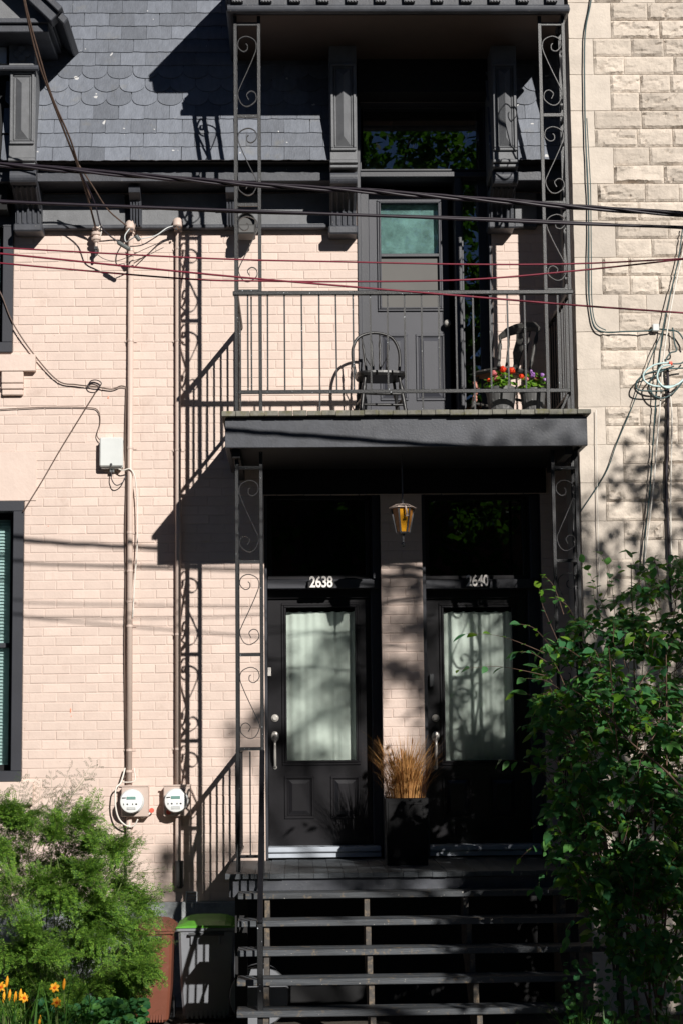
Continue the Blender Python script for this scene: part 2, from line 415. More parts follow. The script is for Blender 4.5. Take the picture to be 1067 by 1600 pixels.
for r_ in range(nrow):
    z0 = Z_FOUND + r_ * BH; z1 = min(z0 + BH, Z_FRIEZE + .02); zm = (z0 + z1) / 2
    x = XL - BL + (BL / 2 if r_ % 2 else 0) + rnd(-.006, .006)
    cuts = sorted((a, b) for a, b, c, d in blk if c - .01 < zm < d + .01)
    while x < XR:
        segs = [(x, min(x + BL + rnd(-.005, .005), XR))]; nxt = segs[0][1]
        for a, b in cuts:
            ns = []
            for s, e in segs:
                if e <= a or s >= b: ns.append((s, e))
                else:
                    if s < a: ns.append((s, a))
                    if e > b: ns.append((b, e))
            segs = ns
        for s, e in segs:
            if e - s > .035: bricks.append((s, e, z0, z1))
        x = nxt
def brick_rank(b):
    xm = (b[0] + b[1]) / 2; full = (b[1] - b[0])
    hid = 0
    if xm > W(366, 800).x and not (W(410, 500).x < xm < W(557, 500).x and b[2] > BAL_Z): hid = 1
    if b[2] < W(200, 1270).z and xm < W(235, 1300).x: hid = 2
    if b[1] < W(0, 800).x: hid = 3
    return (hid, -round(full, 2), random.random())
bricks.sort(key=brick_rank)
rest = MB()
for i, (s, e, z0, z1) in enumerate(bricks):
    me, v, f = BV[i % 8]
    L, H = e - s - JT, z1 - z0 - JT; c = Vector(((s + e) / 2, rnd(-.0012, .0012), (z0 + z1) / 2 + rnd(-.0015, .0015))); rz = rnd(-.006, .006)
    if i < 300:
        o = bpy.data.objects.new('brick', me); COL.objects.link(o); o.parent = house
        o.matrix_parent_inverse = Matrix.Translation(-house.location)
        o.location = c; o.scale = (L, 1, H); o.rotation_euler = (rnd(-.008, .008) / H * .02, rz * .3, rz)
    else:
        rest.add([(c.x + p[0] * L, c.y + p[1] + p[0] * L * rz, c.z + p[2] * H) for p in v], f)
rest.build('brickwork', M['brick'], house, stuff=True)

# ---- old orange paint marks on the bricks
for px, py, w_, h_ in ((111, 1110, .012, .04), (112, 1119, .008, .014), (170, 621, .018, .022), (76, 822, .008, .01)):
    q = W(px, py, -.006); n_ = 9
    MB().add([(q.x, -.0075, q.z)] + [(q.x + w_ / 2 * cos(2 * pi * k / n_) * rnd(.7, 1.2), -.0062, q.z + h_ / 2 * sin(2 * pi * k / n_) * rnd(.8, 1.2)) for k in range(n_)], [(0, 1 + (k + 1) % n_, 1 + k) for k in range(n_)]).build('paint_mark', M['mark'], house)
# ---- painted stone trim round the left windows
a, b, c, d = R(-60, 706, 58, 783); MB().box(a, b, -.014, .03, c, d).build('lintel', M['render_peach'], house, bevel=.004)
a, b, c, d = R(-60, 554, 56, 580, -.06); sill = MB().box(a, b, -.07, .1, c, d).build('window_sill', M['render_peach'], house, bevel=.004)
a, b, c, d = R(3, 580, 37, 617, -.05)
mb = MB(); mb.box(a, b, -.060, 0, c + .10, d); mb.box(a, b, -.055, 0, c + .05, c + .095); mb.box(a + .004, b - .004, -.045, 0, c + .0, c + .045)
mb.build('sill_bracket', M['render_peach'], sill, bevel=.006)
a, b, c, d = R(-60, 1222, 52, 1258, -.05); sill = MB().box(a, b, -.06, .1, c, d).build('window_sill', M['render_peach'], house, bevel=.004)

# ---- left windows
def left_window(k, px_in, py0, py1, bar_y):
    a, b, c, d = ops[k]
    tw = .085
    w = MB().ring(a, b - .002, c + .003, d - .003, tw, -.035, .12).build('window', M['frame_grey'], house, bevel=.004)
    ia, ib, ic, id_ = a + tw, b - tw - .002, c + tw, d - tw
    MB().ring(ia + .002, ib - .002, ic, id_, .05, .16, .2).build('sash', M['dark'], w, bevel=.003)
    if bar_y: MB().box(ia, ib - .05, .15, .19, W(0, bar_y).z - .02, W(0, bar_y).z + .02).build('meeting_rail', M['frame_grey'], w, bevel=.003)
    MB().box(ia + .04, ib - .05, .176, .18, ic + .04, id_ - .04).build('pane', M['glass'], w)
    bl = MB(); z = ic + .05
    while z < id_ - .03:
        bl.quad((ia, .205, z), (ib - .03, .205, z), (ib - .03, .228, z + .024), (ia, .228, z + .024)); z += .027
    bl.quad((ia, .24, ic), (ib, .24, ic), (ib, .24, id_), (ia, .24, id_))
    bl.build('blind', M['blind'], w, stuff=True)
left_window('win_low', 12, 783, 1222, 1007); left_window('win_up', 8, 335, 552, None)

# ================================================================== mansard, frieze, pilasters
SL_B = -.47; SL_T = tan(radians(15.5))
def slope_pt(px, s):                          # s metres of height above the slate edge; px only picks x
    return SL_B + s * SL_T
ZS0 = W(300, 252, SL_B).z
X_S0, X_S1, X_S2, X_S3 = W(30, 130, -.3).x, W(518, 200, -.4).x, W(803, 200, -.4).x, W(893, 200, -.3).x
mans = MB()
top_s = 2.2
for xa, xb in ((XL - .6, X_S1 + .02), (X_S2, X_S3)):
    mans.quad((xa, SL_B + .02, ZS0), (xb, SL_B + .02, ZS0), (xb, SL_B + .02 + top_s * SL_T, ZS0 + top_s), (xa, SL_B + .02 + top_s * SL_T, ZS0 + top_s))
    mans.quad((xa, SL_B + .02, ZS0), (xa, .1, ZS0), (xb, .1, ZS0), (xb, SL_B + .02, ZS0))
roof = mans.build('mansard_roof', M['dark'], house)
roof_scale = 1.0
SW, SE = .2105, .1335
cs, sn = cos(math.atan(SL_T)), sin(math.atan(SL_T))
def slate_mesh(k, fish):
    rr = random.Random(100 + k + 50 * fish); j = lambda a: rr.uniform(-a, a)
    L = SE * 1.9; w = SW / 2 - .0015; th = .009
    if fish:
        poly = [(-w, L)] + [(-w, w * .72)] + [(-w * cos(pi * i / 10), w * .72 * (1 - sin(pi * i / 10)) + j(.002)) for i in range(1, 10)] + [(w, w * .72), (w, L)]
    else:
        n = 6; poly = [(-w, L)] + [(-w + 2 * w * i / n + (j(.0015) if 0 < i < n else 0), j(.0032)) for i in range(n + 1)] + [(w, L)]
    b = MB()
    # local x along eaves, y = outward (negative is out), z up the slope
    b.prism(poly, lambda a, c, d: (a, d - .016 * (1 - c / L), c), -th / 2, th / 2)
    me = b.mesh('slate'); me.materials.append(M['slate']); return me
SLM = {f: [slate_mesh(k, f) for k in range(6)] for f in (0, 1)}
tilt = Matrix.Rotation(-math.atan(SL_T), 4, 'X')
for row in range(13):
    fish = 1 if 4 <= row <= 6 else 0
    off = (SW / 2 if row % 2 else 0) + .05
    for xa, xb in ((X_S0, X_S1 + .04), (X_S2 - .03, X_S3)):
        k0 = int((xa - off) / SW) - 1
        for k in range(k0, k0 + 20):
            x = off + k * SW
            if x < xa - SW * .4 or x > xb + SW * .3: continue
            o = bpy.data.objects.new('slate', random.choice(SLM[fish])); COL.objects.link(o); o.parent = roof
            hz = row * SE * cs
            o.location = (x + rnd(-.002, .002), SL_B + .004 + hz * SL_T, ZS0 + hz + rnd(-.0025, .0025))
            o.rotation_euler = (tilt @ Matrix.Rotation((rnd(-.008, .008) if random.random() < .85 else rnd(-.03, .03)), 4, 'Y')).to_euler()
X_C0, X_C1 = W(52, 300, -.1).x, W(516, 300, -.1).x
X_C2, X_C3 = W(806, 300, -.1).x, W(900, 300, -.1).x
fz0, fz1 = W(300, 357, -.06).z, W(300, 268, -.36).z
for xa, xb in ((XL - .3, X_C1 + .03), (X_C2 - .03, XR + .12)):
    zt = fz1; zb = W(300, 283, -.36).z
    MB().box(xa, xb, -.36, -.31, zb, zt).build('eave_board', M['grey'], house, bevel=.004)
    MB().box(xa, xb, -.34, .02, zt + .001, ZS0 - .003).build('eave_bed', M['grey'], house)
    MB().box(xa, xb, -.31, 0, zb + .01, zb + .03).build('eave_soffit', M['grey'], house)
for xa, xb in ((X_C0, W(196, 340, -.06).x), (W(222, 340, -.06).x, W(356, 340, -.06).x), (W(370, 340, -.06).x, X_C1 + .02), (X_C2 - .01, W(838, 340, -.06).x)):
    MB().box(xa, xb, -.065, 0, fz0 + .03, fz1 - .1).build('frieze_board', M['grey_pilaster'], house, bevel=.003)
for xa, xb in ((XL, X_C1 + .03), (X_C2 - .03, XR)): MB().box(xa, xb, -.04, 0, fz0 + .034, fz1 - .1).build('frieze_back', M['grey'], house)
for xa, xb in ((X_C0 - .1, X_C1 + .04), (X_C2 - .03, W(838, 340, -.06).x)):
    MB().box(xa, xb, -.085, 0, fz0 - .005, fz0 + .03).build('frieze_moulding', M['grey'], house, bevel=.008)
# small brackets on the frieze
for px in (213, 363):
    a, b, c, d = R(px - 9, 300, px + 9, 354, -.12)
    br = MB().prism([(0, d), (-.30, d), (-.28, d - .05), (-.17, d - .09), (-.12, c + .05), (-.11, c), (0, c)], lambda p, q, t: (t, p, q), a, b).build('bracket', M['grey'], house, bevel=.003)
    mb = MB(); n = 4
    for k in range(n):
        xx = a + (b - a) * (k + .5) / n; mb.bar((xx, -.128, c + .01), (xx, -.175, d - .10), .012, .012)
    mb.build('reed', M['grey'], br)

def pilaster(x0, x1, y_top, y_panel_top, y_panel_bot, y_shaft_bot, y_scroll_bot, y_brk_bot, y_foot, Yf=-.55, skew=0):
    a, b, c, d = R(x0, y_top, x1, y_shaft_bot, Yf)
    p = MB().box(a, b, Yf, 0, c, d).build('pilaster', M['grey_pilaster'], house, bevel=.004)
    e = .022; _, _, pc, pd = R(x0, y_panel_top, x1, y_panel_bot, Yf)
    mb = MB().ring(a + .008, b - .008, pc, pd, e, Yf - .022, Yf - .001); mb.ring(a + e + .014, b - e - .014, pc + e + .006, pd - e - .006, .012, Yf - .012, Yf - .001)
    mb.build('panel_frame', M['grey_pilaster'], p, bevel=.005)
    xm = (a + b) / 2; w = (b - a) / 2 - e - .03
    zb, zt = pc + e + .02, pd - e - .02
    mb = MB(); yb, yf = Yf - .001, Yf - .05
    mb.add([(xm - w, yb, zb), (xm + w, yb, zb), (xm + w, yb, zt), (xm - w, yb, zt), (xm, yf, zb + w * 1.2), (xm, yf, zt - w * 1.2)],
           [(0, 1, 4), (1, 2, 5, 4), (2, 3, 5), (3, 0, 4, 5)])
    mb.build('diamond_panel', M['grey_pilaster'], p)
    # mouldings, scroll, fluted bracket and foot under the shaft
    _, _, sc, sd = R(x0, y_shaft_bot, x1, y_scroll_bot, -.45)
    mb = MB(); sd = c
    mb.box(a - .004, b + .004, -.57, 0, sd - .030, sd - .003); mb.box(a - .002, b + .002, -.545, 0, sd - .062, sd - .034)
    mb.build('necking', M['grey_pilaster'], p, bevel=.006)
    r = max(.05, (sd - .066 - sc) / 2); zc = sd - .066 - r
    MB().lathe([(r * .98, a), (r, a + .004), (r, b - .004), (r * .98, b)], (0, -.50 + r, zc), 20, 'X').build('scroll', M['grey'], p, smooth=False)
    _, _, bc, bd = R(x0, y_scroll_bot, x1, y_brk_bot, -.2)
    bd = zc - r * .3
    MB().prism([(0, bd), (-.40, bd), (-.36, bd - .04), (-.24, bd - .12), (-.17, (bc + bd) / 2 - .02), (-.15, bc), (0, bc)], lambda q, s, t: (t, q, s), a, b).build('corbel', M['grey'], p)
    mb = MB(); n = 5
    for k in range(n):
        xx = a + (b - a) * (k + .5) / n
        mb.strip([(xx, -.16, bc + .01), (xx, -.18, (bc + bd) / 2 - .02), (xx, -.25, bd - .12), (xx, -.37, bd - .04)], .016, .018, (1, 0, 0))
    mb.build('flute', M['grey'], p, bevel=.004)
    _, _, fc, fd = R(x0, y_brk_bot, x1, y_foot, -.18)
    MB().box(a - .012, b + .012, -.20, 0, fc, fd - .004).build('foot', M['grey'], p, bevel=.012)
    return p
pilaster(515, 557, 60, 100, 236, 250, 290, 352, 366)
pilaster(768, 807, 60, 100, 236, 249, 290, 345, 357)
pl = pilaster(15, 56, 108, 113, 226, 247, 288, 349, 362, Yf=-.55)
# rosette block and capital over the left pilaster, dormer gable above
a, b, c, d = R(15, 65, 55, 103, -.56)
ros = MB().box(a, b, -.56, 0, c, d).build('rosette_block', M['grey_pilaster'], house, bevel=.003)
mb = MB(); xm, zm = (a + b) / 2, (c + d) / 2; r = .034
for k in range(4):
    an = pi / 2 * k; mb.lathe([(r, -.002), (r * .95, -.014), (r * .6, -.018)], (xm + cos(an) * .036, -.56, zm + sin(an) * .036), 14, 'Y')
mb.build('rosette', M['grey_pilaster'], ros)
a, b, c, d = R(-60, 102, 61, 111, -.6); MB().tube([(a, -.6, (c + d) / 2), (b, -.6, (c + d) / 2)], .024, 10).build('capital_roll', M['grey'], house)
a, b, c, d = R(-60, 75, 12, 101, -.5); MB().box(a, b, -.52, 0, c, d).build('dormer_header', M['white_metal'], house, bevel=.004)
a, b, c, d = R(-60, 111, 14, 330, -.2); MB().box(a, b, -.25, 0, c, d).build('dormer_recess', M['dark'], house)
# dormer gable: cornice boards, raking mould and return
Yg = -.85
a, b, c, d = R(-80, 36, 76, 50, Yg); MB().box(a, b, Yg, -.2, c, d).build('dormer_cornice', M['grey'], house, bevel=.006)
a, b, c, d = R(-80, 28, 80, 35.5, Yg - .03); MB().box(a, b, Yg - .03, -.2, c, d).build('dormer_cornice', M['grey'], house, bevel=.006)
mb = MB()
p1, p0 = W(88, 32, Yg - .05), W(-60, -108, Yg - .05)
mb.bar(p0, p1, .14, .09, (0, 1, 0)); mb.bar(p0 + Vector((.04, -.05, .06)), p1 + Vector((.05, -.05, .05)), .12, .05, (0, 1, 0))
mb.build('dormer_rake', M['grey'], house, bevel=.006)
q = [W(-60, 28, Yg), W(82, 28, Yg), W(-60, -104, Yg)]
MB().add([p + Vector((0, .06, 0)) for p in q] + [p + Vector((0, .7, 0)) for p in q], [(0, 1, 2), (5, 4, 3), (0, 3, 4, 1), (1, 4, 5, 2), (2, 5, 3, 0)]).build('dormer_gable', M['grey_pilaster'], house)
mb = MB()                                     # dormer roof slope with its lead edge
e0, e1 = W(100, 38, Yg - .08), W(-60, -120, Yg - .08)
mb.add([e1, e0, e0 + Vector((.04, .0, .05)), e1 + Vector((.04, 0, .06)), e1 + Vector((0, .85, 0)), e0 + Vector((0, .85, 0)), e0 + Vector((.04, .85, .05)), e1 + Vector((.04, .85, .06))],
       [(0, 1, 2, 3), (7, 6, 5, 4), (0, 4, 5, 1), (1, 5, 6, 2), (2, 6, 7, 3), (3, 7, 4, 0)])
mb.build('dormer_roof', M['grey'], house, bevel=.01)

# ================================================================== doors
def raised(mb_t, mb_f, x0, x1, z0, z1, y, tw=.02, th=.012):
    mb_t.ring(x0, x1, z0, z1, tw, y - th, y - .001); mb_t.ring(x0 + tw + .004, x1 - tw - .004, z0 + tw + .004, z1 - tw - .004, .008, y - th * .5, y - .001)
    mb_f.frustum(x0 + tw + .014, x1 - tw - .014, z0 + tw + .014, z1 - tw - .014, y - .001, .030, y - .014)

def lower_door(dx, key, hand_px, ring_bell):
    """front door; dx = pixel shift from the left-hand door"""
    YD, YB = .28, .12
    a, b, c, d = ops[key]
    leaf = R(420 + dx, 935, 580 + dx, 1322, YD)
    x0, x1 = leaf[0], leaf[1]; z0 = DECK_Z + .10; z1 = leaf[3]
    gl = R(447 + dx, 948, 556 + dx, 1189, YD); ga, gb, gc, gd = gl
    mb = MB()
    mb.box(x0, ga, YD, YD + .045, z0, z1); mb.box(gb, x1, YD, YD + .045, z0, z1)
    mb.box(ga, gb, YD, YD + .045, gd, z1); mb.box(ga, gb, YD, YD + .045, z0, gc)
    dr = mb.build('door', M['door_black'], house)
    mb = MB().ring(ga - .034, gb + .034, gc - .034, gd + .034, .022, YD - .012, YD - .0005); mb.ring(ga - .012, gb + .012, gc - .012, gd + .012, .018, YD - .020, YD + .03)
    mb.build('glazing_bead', M['door_black'], dr, bevel=.004)
    MB().box(ga, gb, YD + .012, YD + .018, gc, gd).build('pane', M['glass'], dr)
    for xa, xb in ((445, 491), (517, 563)):
        t, f = MB(), MB(); p = R(xa + dx, 1212, xb + dx, 1279, YD); raised(t, f, *p, YD)
        t.build('panel_moulding', M['door_black'], dr, bevel=.003); f.build('panel', M['door_black'], dr)
    # hardware
    q = W(hand_px, 1122, YD); MB().lathe([(.031, 0), (.031, -.008), (.022, -.016), (.018, -.018), (.017, -.024)], (q.x, YD, q.z), 20, 'Y').build('deadbolt', M['nickel'], dr, smooth=False)
    q = W(hand_px, 1151, YD); q2 = W(hand_px, 1199, YD)
    h = MB(); h.lathe([(.034, 0), (.034, -.006), (.026, -.012)], (q.x, YD, q.z), 20, 'Y')
    for i, v in enumerate(h.v): h.v[i] = (v[0], v[1], q.z + (v[2] - q.z) * 1.35)
    h.tube(spline([(q.x, YD - .01, q.z - .02), (q.x, YD - .055, q.z - .05), (q.x, YD - .062, q.z - .10), (q.x, YD - .058, q.z - .17), (q.x, YD - .03, q2.z + .02), (q.x, YD - .004, q2.z)]), [.012] * 6 + [.011] * 30 + [.011] * 5, 10)
    h.lathe([(.018, 0), (.018, -.006), (.010, -.010)], (q2.x, YD, q2.z), 14, 'Y')
    h.bar((q.x, YD - .01, q.z + .012), (q.x, YD - .05, q.z + .006), .022, .006)
    h.build('handle', M['nickel'], dr, smooth=True)
    # frame
    mb = MB(); zb0, zb1 = R(418 + dx, 905, 582 + dx, 917, YB)[2:]
    mb.box(a, x0 - .003, .06, .33, DECK_Z, d); mb.box(x1 + .003, b, .20, .33, DECK_Z, d); mb.box(x1 + .02, b - .002, .10, .198, zb1, d)
    fr = mb.build('door_frame', M['frame_grey'], house, bevel=.004)
    tb = MB().box(x0 - .002, b - .004, YB, .33, zb0 - .012, zb1).build('transom_bar', M['frame_grey'], house, bevel=.004)
    MB().box(x0, x1, .25, .33, z1 + .002, zb0 - .014).build('door_head', M['door_black'], house)
    zt = W(500, 800, .2).z
    MB().ring(x0, x1, zb1 + .002, d, .035, .17, .24).build('transom_frame', M['door_black'], house, bevel=.004)
    MB().box(x0 + .03, x1 - .03, .205, .211, zb1 + .03, d - .03).build('transom_pane', M['glass_dark'], house)
    si = MB().box(x0 - .01, x1 + .06, .06, .34, DECK_Z + .055, DECK_Z + .098).build('door_sill', M['white_metal'], house, bevel=.008)
    MB().box(x0 - .01, x1 + .06, .085, .33, DECK_Z + .012, DECK_Z + .052).build('sill_apron', M['white_metal'], si, bevel=.003)
    return gl, YD, (zb0, zb1, YB)
g1 = lower_door(0, 'door_left', 430, 0)
g2 = lower_door(246, 'door_right', 680, 1)
a, b, c, d = R(418, 1043, 422, 1056, .25); MB().box(a, b + .01, .245, .262, c, d).build('latch_plate', M['white_paint'], house)
a, b, c, d = R(670, 1053, 677, 1074, .27); MB().box(a, b, .235, .279, c, d).build('doorbell', M['dark_plastic'], house, bevel=.006)

# curtains behind the door glass
def curtain(gl, YD, label, seed):
    ga, gb, gc, gd = gl; mb = MB(); n, m = 90, 10; rr = random.Random(seed); ph = rr.uniform(0, 9)
    idx = {}
    for j in range(m + 1):
        for i in range(n + 1):
            u = i / n; x = ga - .03 + (gb - ga + .06) * u
            top = gd - .035 - .008 * abs(sin(u * 22 + ph))
            z = gc - .05 + (top - gc + .05) * j / m
            y = YD + .075 + .006 * sin(u * 21 + .8 * sin(u * 7) + ph + .5 * sin(j * .5)) +   .0025 * sin(u * 61 + ph * 2) + .010 * sin(u * 9 + ph)
            if abs(u - .68) < .035: y -= .012 * (1 - abs(u - .68) / .035)
            idx[i, j] = len(mb.v); mb.v.append((x, y, z))
    for j in range(m):
        for i in range(n): mb.f.append((idx[i, j], idx[i + 1, j], idx[i + 1, j + 1], idx[i, j + 1]))
    tag(mb.build('curtain', M['curtain'], smooth=True), label, 'curtain', 'curtains behind the door glass')
curtain(g1[0], g1[1], 'pale green-white curtain behind the glass of the door numbered 2638', 1)
curtain(g2[0], g2[1], 'pale curtain behind the right-hand door glass, with scrollwork shadow on it', 2)

# house numbers
def number(txt, px0, px1, py0, py1, label):
    Yn = .055
    a, b, c, d = R(px0, py0, px1, py1, Yn)
    cu = bpy.data.curves.new('house_number', 'FONT'); cu.body = txt; cu.size = 1; cu.extrude = .02; cu.offset = .022; cu.space_character = .94
    tmp = bpy.data.objects.new('tmp', cu); COL.objects.link(tmp)
    dg = bpy.context.evaluated_depsgraph_get(); me = bpy.data.meshes.new_from_object(tmp.evaluated_get(dg))
    bpy.data.objects.remove(tmp); bpy.data.curves.remove(cu)
    xs_ = [v.co.x for v in me.vertices]; ys_ = [v.co.y for v in me.vertices]
    for v in me.vertices:
        x = a + (v.co.x - min(xs_)) / (max(xs_) - min(xs_)) * (b - a); z = c + (v.co.y - min(ys_)) / (max(ys_) - min(ys_)) * (d - c)
        v.co = (x, Yn - v.co.z * .25, z)
    o = link('house_number', me, M['white_paint'], house, label=label)
    MB().box(a - .012, b + .012, Yn + .012, .118, c - .004, c + .05).build('number_rail', M['iron_plain'], o)
number('2638', 484, 520, 900, 918, 'white house number 2638'); number('2640', 728, 763, 898, 916, 'white house number 2640')

# ---- upper door
M['pale_band'] = mat('pale_inner_band', (.78, .80, .76), .8, .1, 6)
YU = .30
a, b, c, d = ops['door_up']
x0, x1, _, z1 = R(578, 302, 702, 690, YU); z0 = BAL_Z + .02
ga, gb, gc, gd = R(594, 317, 686, 482, YU)
mb = MB(); mb.box(x0, ga, YU, YU + .045, z0, z1); mb.box(gb, x1, YU, YU + .045, z0, z1); mb.box(ga, gb, YU, YU + .045, gd, z1); mb.box(ga, gb, YU, YU + .045, z0, gc)
du = mb.build('door', M['door_grey'], house)
mb = MB().ring(ga - .026, gb + .026, gc - .026, gd + .026, .018, YU - .016, YU - .0005); mb.ring(ga - .008, gb + .008, gc - .008, gd + .008, .014, YU - .026, YU + .03)
mb.build('glazing_bead', M['door_grey'], du, bevel=.004)
zm = W(640, 399, YU).z
MB().box(ga, gb, YU - .018, YU + .02, zm - .016, zm + .012).build('meeting_rail', M['frame_grey'], du, bevel=.003)
MB().box(ga, gb, YU + .010, YU + .016, zm + .012, gd).build('pane', M['glass_teal'], du)
MB().box(ga, gb, YU + .060, YU + .066, zm, gd).build('inner_pane', M['teal_inner'], du)
MB().box(ga, gb, YU + .008, YU + .012, gc, zm - .016).build('insect_screen', M['screen'], du)
for xa, xb in ((594, 637), (650, 695)):
    t, f = MB(), MB(); raised(t, f, *R(xa, 522, xb, 626, YU), YU)
    t.build('panel_moulding', M['door_grey'], du, bevel=.003); f.build('panel', M['door_grey'], du)
q = W(700, 507, YU); MB().lathe([(.026, 0), (.024, -.008), (.010, -.014), (.010, -.035), (.026, -.045), (.030, -.060), (.024, -.075), (.008, -.08)], (q.x - .012, YU, q.z), 18, 'Y').build('knob', M['nickel'], du, smooth=True)
mb = MB()
mb.box(a, a + .030, -.02, .35, z0, d); mb.box(a + .032, x0 - .004, .24, .35, z0, z1 + .01)
xm0, xm1 = W(712, 450, .1).x, W(722, 450, .1).x
mb.box(xm0, xm1, .08, .35, z0, W(700, 276, .08).z); mb.box(xm1 + .002, xm1 + .018, .12, .3, z0, W(700, 276, .08).z)
xs0, xs1 = xm1 + .02, W(749, 450, .15).x
mb.box(xs1, b - .02, .16, .35, z0, d); mb.box(b - .02, b, .0, .35, z0, d)
mb.build('door_frame', M['frame_grey'], house, bevel=.003)
zb0, zb1 = W(650, 276, .06).z, W(650, 268, .06).z
MB().box(a + .031, b - .021, .06, .35, zb0, zb1).build('transom_bar', M['frame_grey'], house, bevel=.004)
ta, tb_, tc, td = R(567, 165, 747, 268, .12)
MB().ring(a + .031, b - .022, tc + .003, d, .012, .10, .14).build('transom_frame', M['frame_grey'], house)
MB().box(ta, tb_, .118, .124, tc, td).build('transom_pane', M['glass_up'], house)
lg = R(569, 247, 742, 267, .2); MB().box(lg[0], lg[1], .19, .2, lg[2], lg[3]).build('inner_band', M['pale_band'], house)  # pale strip behind the lower edge of the transom glass
MB().box(xs0, xs1, .18, .186, z0, zb0).build('sidelight_pane', M['glass_up'], house)
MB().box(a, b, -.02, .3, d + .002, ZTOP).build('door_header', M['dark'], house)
MB().box(W(557, 100).x, W(768, 100).x, -.25, -.03, d + .004, ZTOP).build('dormer_wall', M['dark'], house)  # near-black on this wall and the header stands in for the roof's shade
a_, b_, c_, d_ = R(410, 690, 851, 772); MB().box(a_, b_, -.03, -.009, c_, d_).build('porch_shade_panel', M['door_black'], house, bevel=.003)  # dark panel added over the brick to deepen the shade above the transoms

# ================================================================== BALCONY
YF, YR = -1.40, -1.20                         # fascia plane, railing plane
bx0, bx1 = W(352, 676, YF).x, W(917, 676, YF).x
bz0 = W(630, 698, YF).z; bz1 = W(630, 654, YF).z
balcony = thing('balcony', 'grey balcony platform with mossy board edge over the two front doors', 'balcony', ((bx0 + bx1) / 2, YF / 2, bz0))
MB().box(bx0, bx1, YF, YF + .035, bz0, bz1 + .012).build('fascia', M['grey'], balcony, bevel=.003)
for xa, xb in ((bx0, bx0 + .035), (bx1 - .035, bx1)):
    MB().box(xa, xb, YF + .037, -.02, bz0 + .004, bz1 + .01).build('side_fascia', M['grey'], balcony, bevel=.003)
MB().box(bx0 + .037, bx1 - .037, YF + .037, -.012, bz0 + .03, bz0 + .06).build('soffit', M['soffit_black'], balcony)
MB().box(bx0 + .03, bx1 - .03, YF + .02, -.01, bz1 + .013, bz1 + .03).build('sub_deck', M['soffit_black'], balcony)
n = 26; wpl = (bx1 - bx0 + .05) / n
for i in range(n):
    xa = bx0 - .025 + i * wpl
    MB().box(xa + .0015, xa + wpl - .0015, -1.455 + rnd(-.006, .004), -.015, BAL_Z - .038 + rnd(-.003, .003), BAL_Z + rnd(-.0025, .0025)).build('plank', M['moss_wood'], balcony, bevel=.003)
# raking support under the right end, seen against the stone wall
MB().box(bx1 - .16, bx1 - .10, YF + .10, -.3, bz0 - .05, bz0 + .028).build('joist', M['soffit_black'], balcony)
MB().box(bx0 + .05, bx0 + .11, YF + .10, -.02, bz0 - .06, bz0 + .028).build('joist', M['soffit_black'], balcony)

# ---- wrought iron
S_A = [(-.12, .205), (.05, .225), (.0, .275), (-.45, .29), (-.90, .235), (-.75, .155), (-.05, .122), (.75, .165), (.93, .25), (.62, .36), (.0, .52), (-.66, .68), (-.93, .775), (-.55, .88), (.1, .905), (.85, .84), (.80, .76), (.35, .735), (-.05, .775), (.15, .83)]
def scroll_path(x0, x1, z0, z1, flip, fn):
    xm, hw = (x0 + x1) / 2, (x1 - x0) / 2
    return spline([fn(xm + (-u if flip else u) * hw, z1 + (z0 - z1) * v) for u, v in S_A], 5)
def iron_column(name, label, pc, pi_, ypm, z0, z1, rung_px, first_flip, floor_rung=None):
    """L-shaped corner column: corner post at pixel pc, inner front post at pixel pi_ (both at row ypm)"""
    xc, xi = W(pc, ypm, YR).x, W(pi_, ypm, YR).x; w = abs(xi - xc); s = 1 if xi > xc else -1
    yb = YR + w; hw = .0135
    col = thing(name, label, 'column', (xc, YR, z0), 'wrought iron columns of porch and balcony')
    for x, y in ((xc, YR), (xi, YR), (xc, yb)):
        MB().box(x - hw, x + hw, y - hw, y + hw, z0, z1).build('post', M['iron'], col, bevel=.002)
    rz = [W((pc + pi_) / 2, p, YR).z for p in rung_px]
    for z in rz:
        MB().box(min(xc, xi) + hw, max(xc, xi) - hw, YR - .010, YR + .010, z - .012, z + .012).build('rung', M['iron'], col)
        MB().box(xc - .010, xc + .010, YR + hw, yb - hw, z - .012, z + .012).build('rung', M['iron'], col)
    for i in range(len(rz) - 1):
        fl = first_flip ^ (i % 2 == 1)
        p = scroll_path(min(xc, xi) + hw, max(xc, xi) - hw, rz[i + 1] + .012, rz[i] - .012, fl, lambda x, z: (x, YR, z))
        MB().strip(p, .006, .017).build('scroll', M['iron_plain'], col)
        p = scroll_path(YR + hw, yb - hw, rz[i + 1] + .012, rz[i] - .012, not fl, lambda y, z: (xc, y, z))
        MB().strip(p, .006, .017, (1, 0, 0)).build('scroll', M['iron_plain'], col)
    return xc, xi, yb
Z_RTOP = W(620, 26, YR).z
UL = iron_column('iron_column', 'upper left wrought iron scroll column on the balcony', 369, 406, 330, BAL_Z, Z_RTOP, (38, 182, 320, 455), False)
UR = iron_column('iron_column', 'upper right wrought iron scroll column beside the stone wall', 886, 849, 330, BAL_Z, Z_RTOP, (38, 180, 317, 453), True)
LL = iron_column('iron_column', 'lower left wrought iron scroll column at the head of the steps', 371, 409, 940, DECK_Z, bz0 - .001, (731, 878, 1023, 1170), True)
LR = iron_column('iron_column', 'lower right wrought iron scroll column half hidden behind the leafy shrub', 905, 868, 940, DECK_Z, bz0 - .001, (731, 876, 1020, 1166), False)

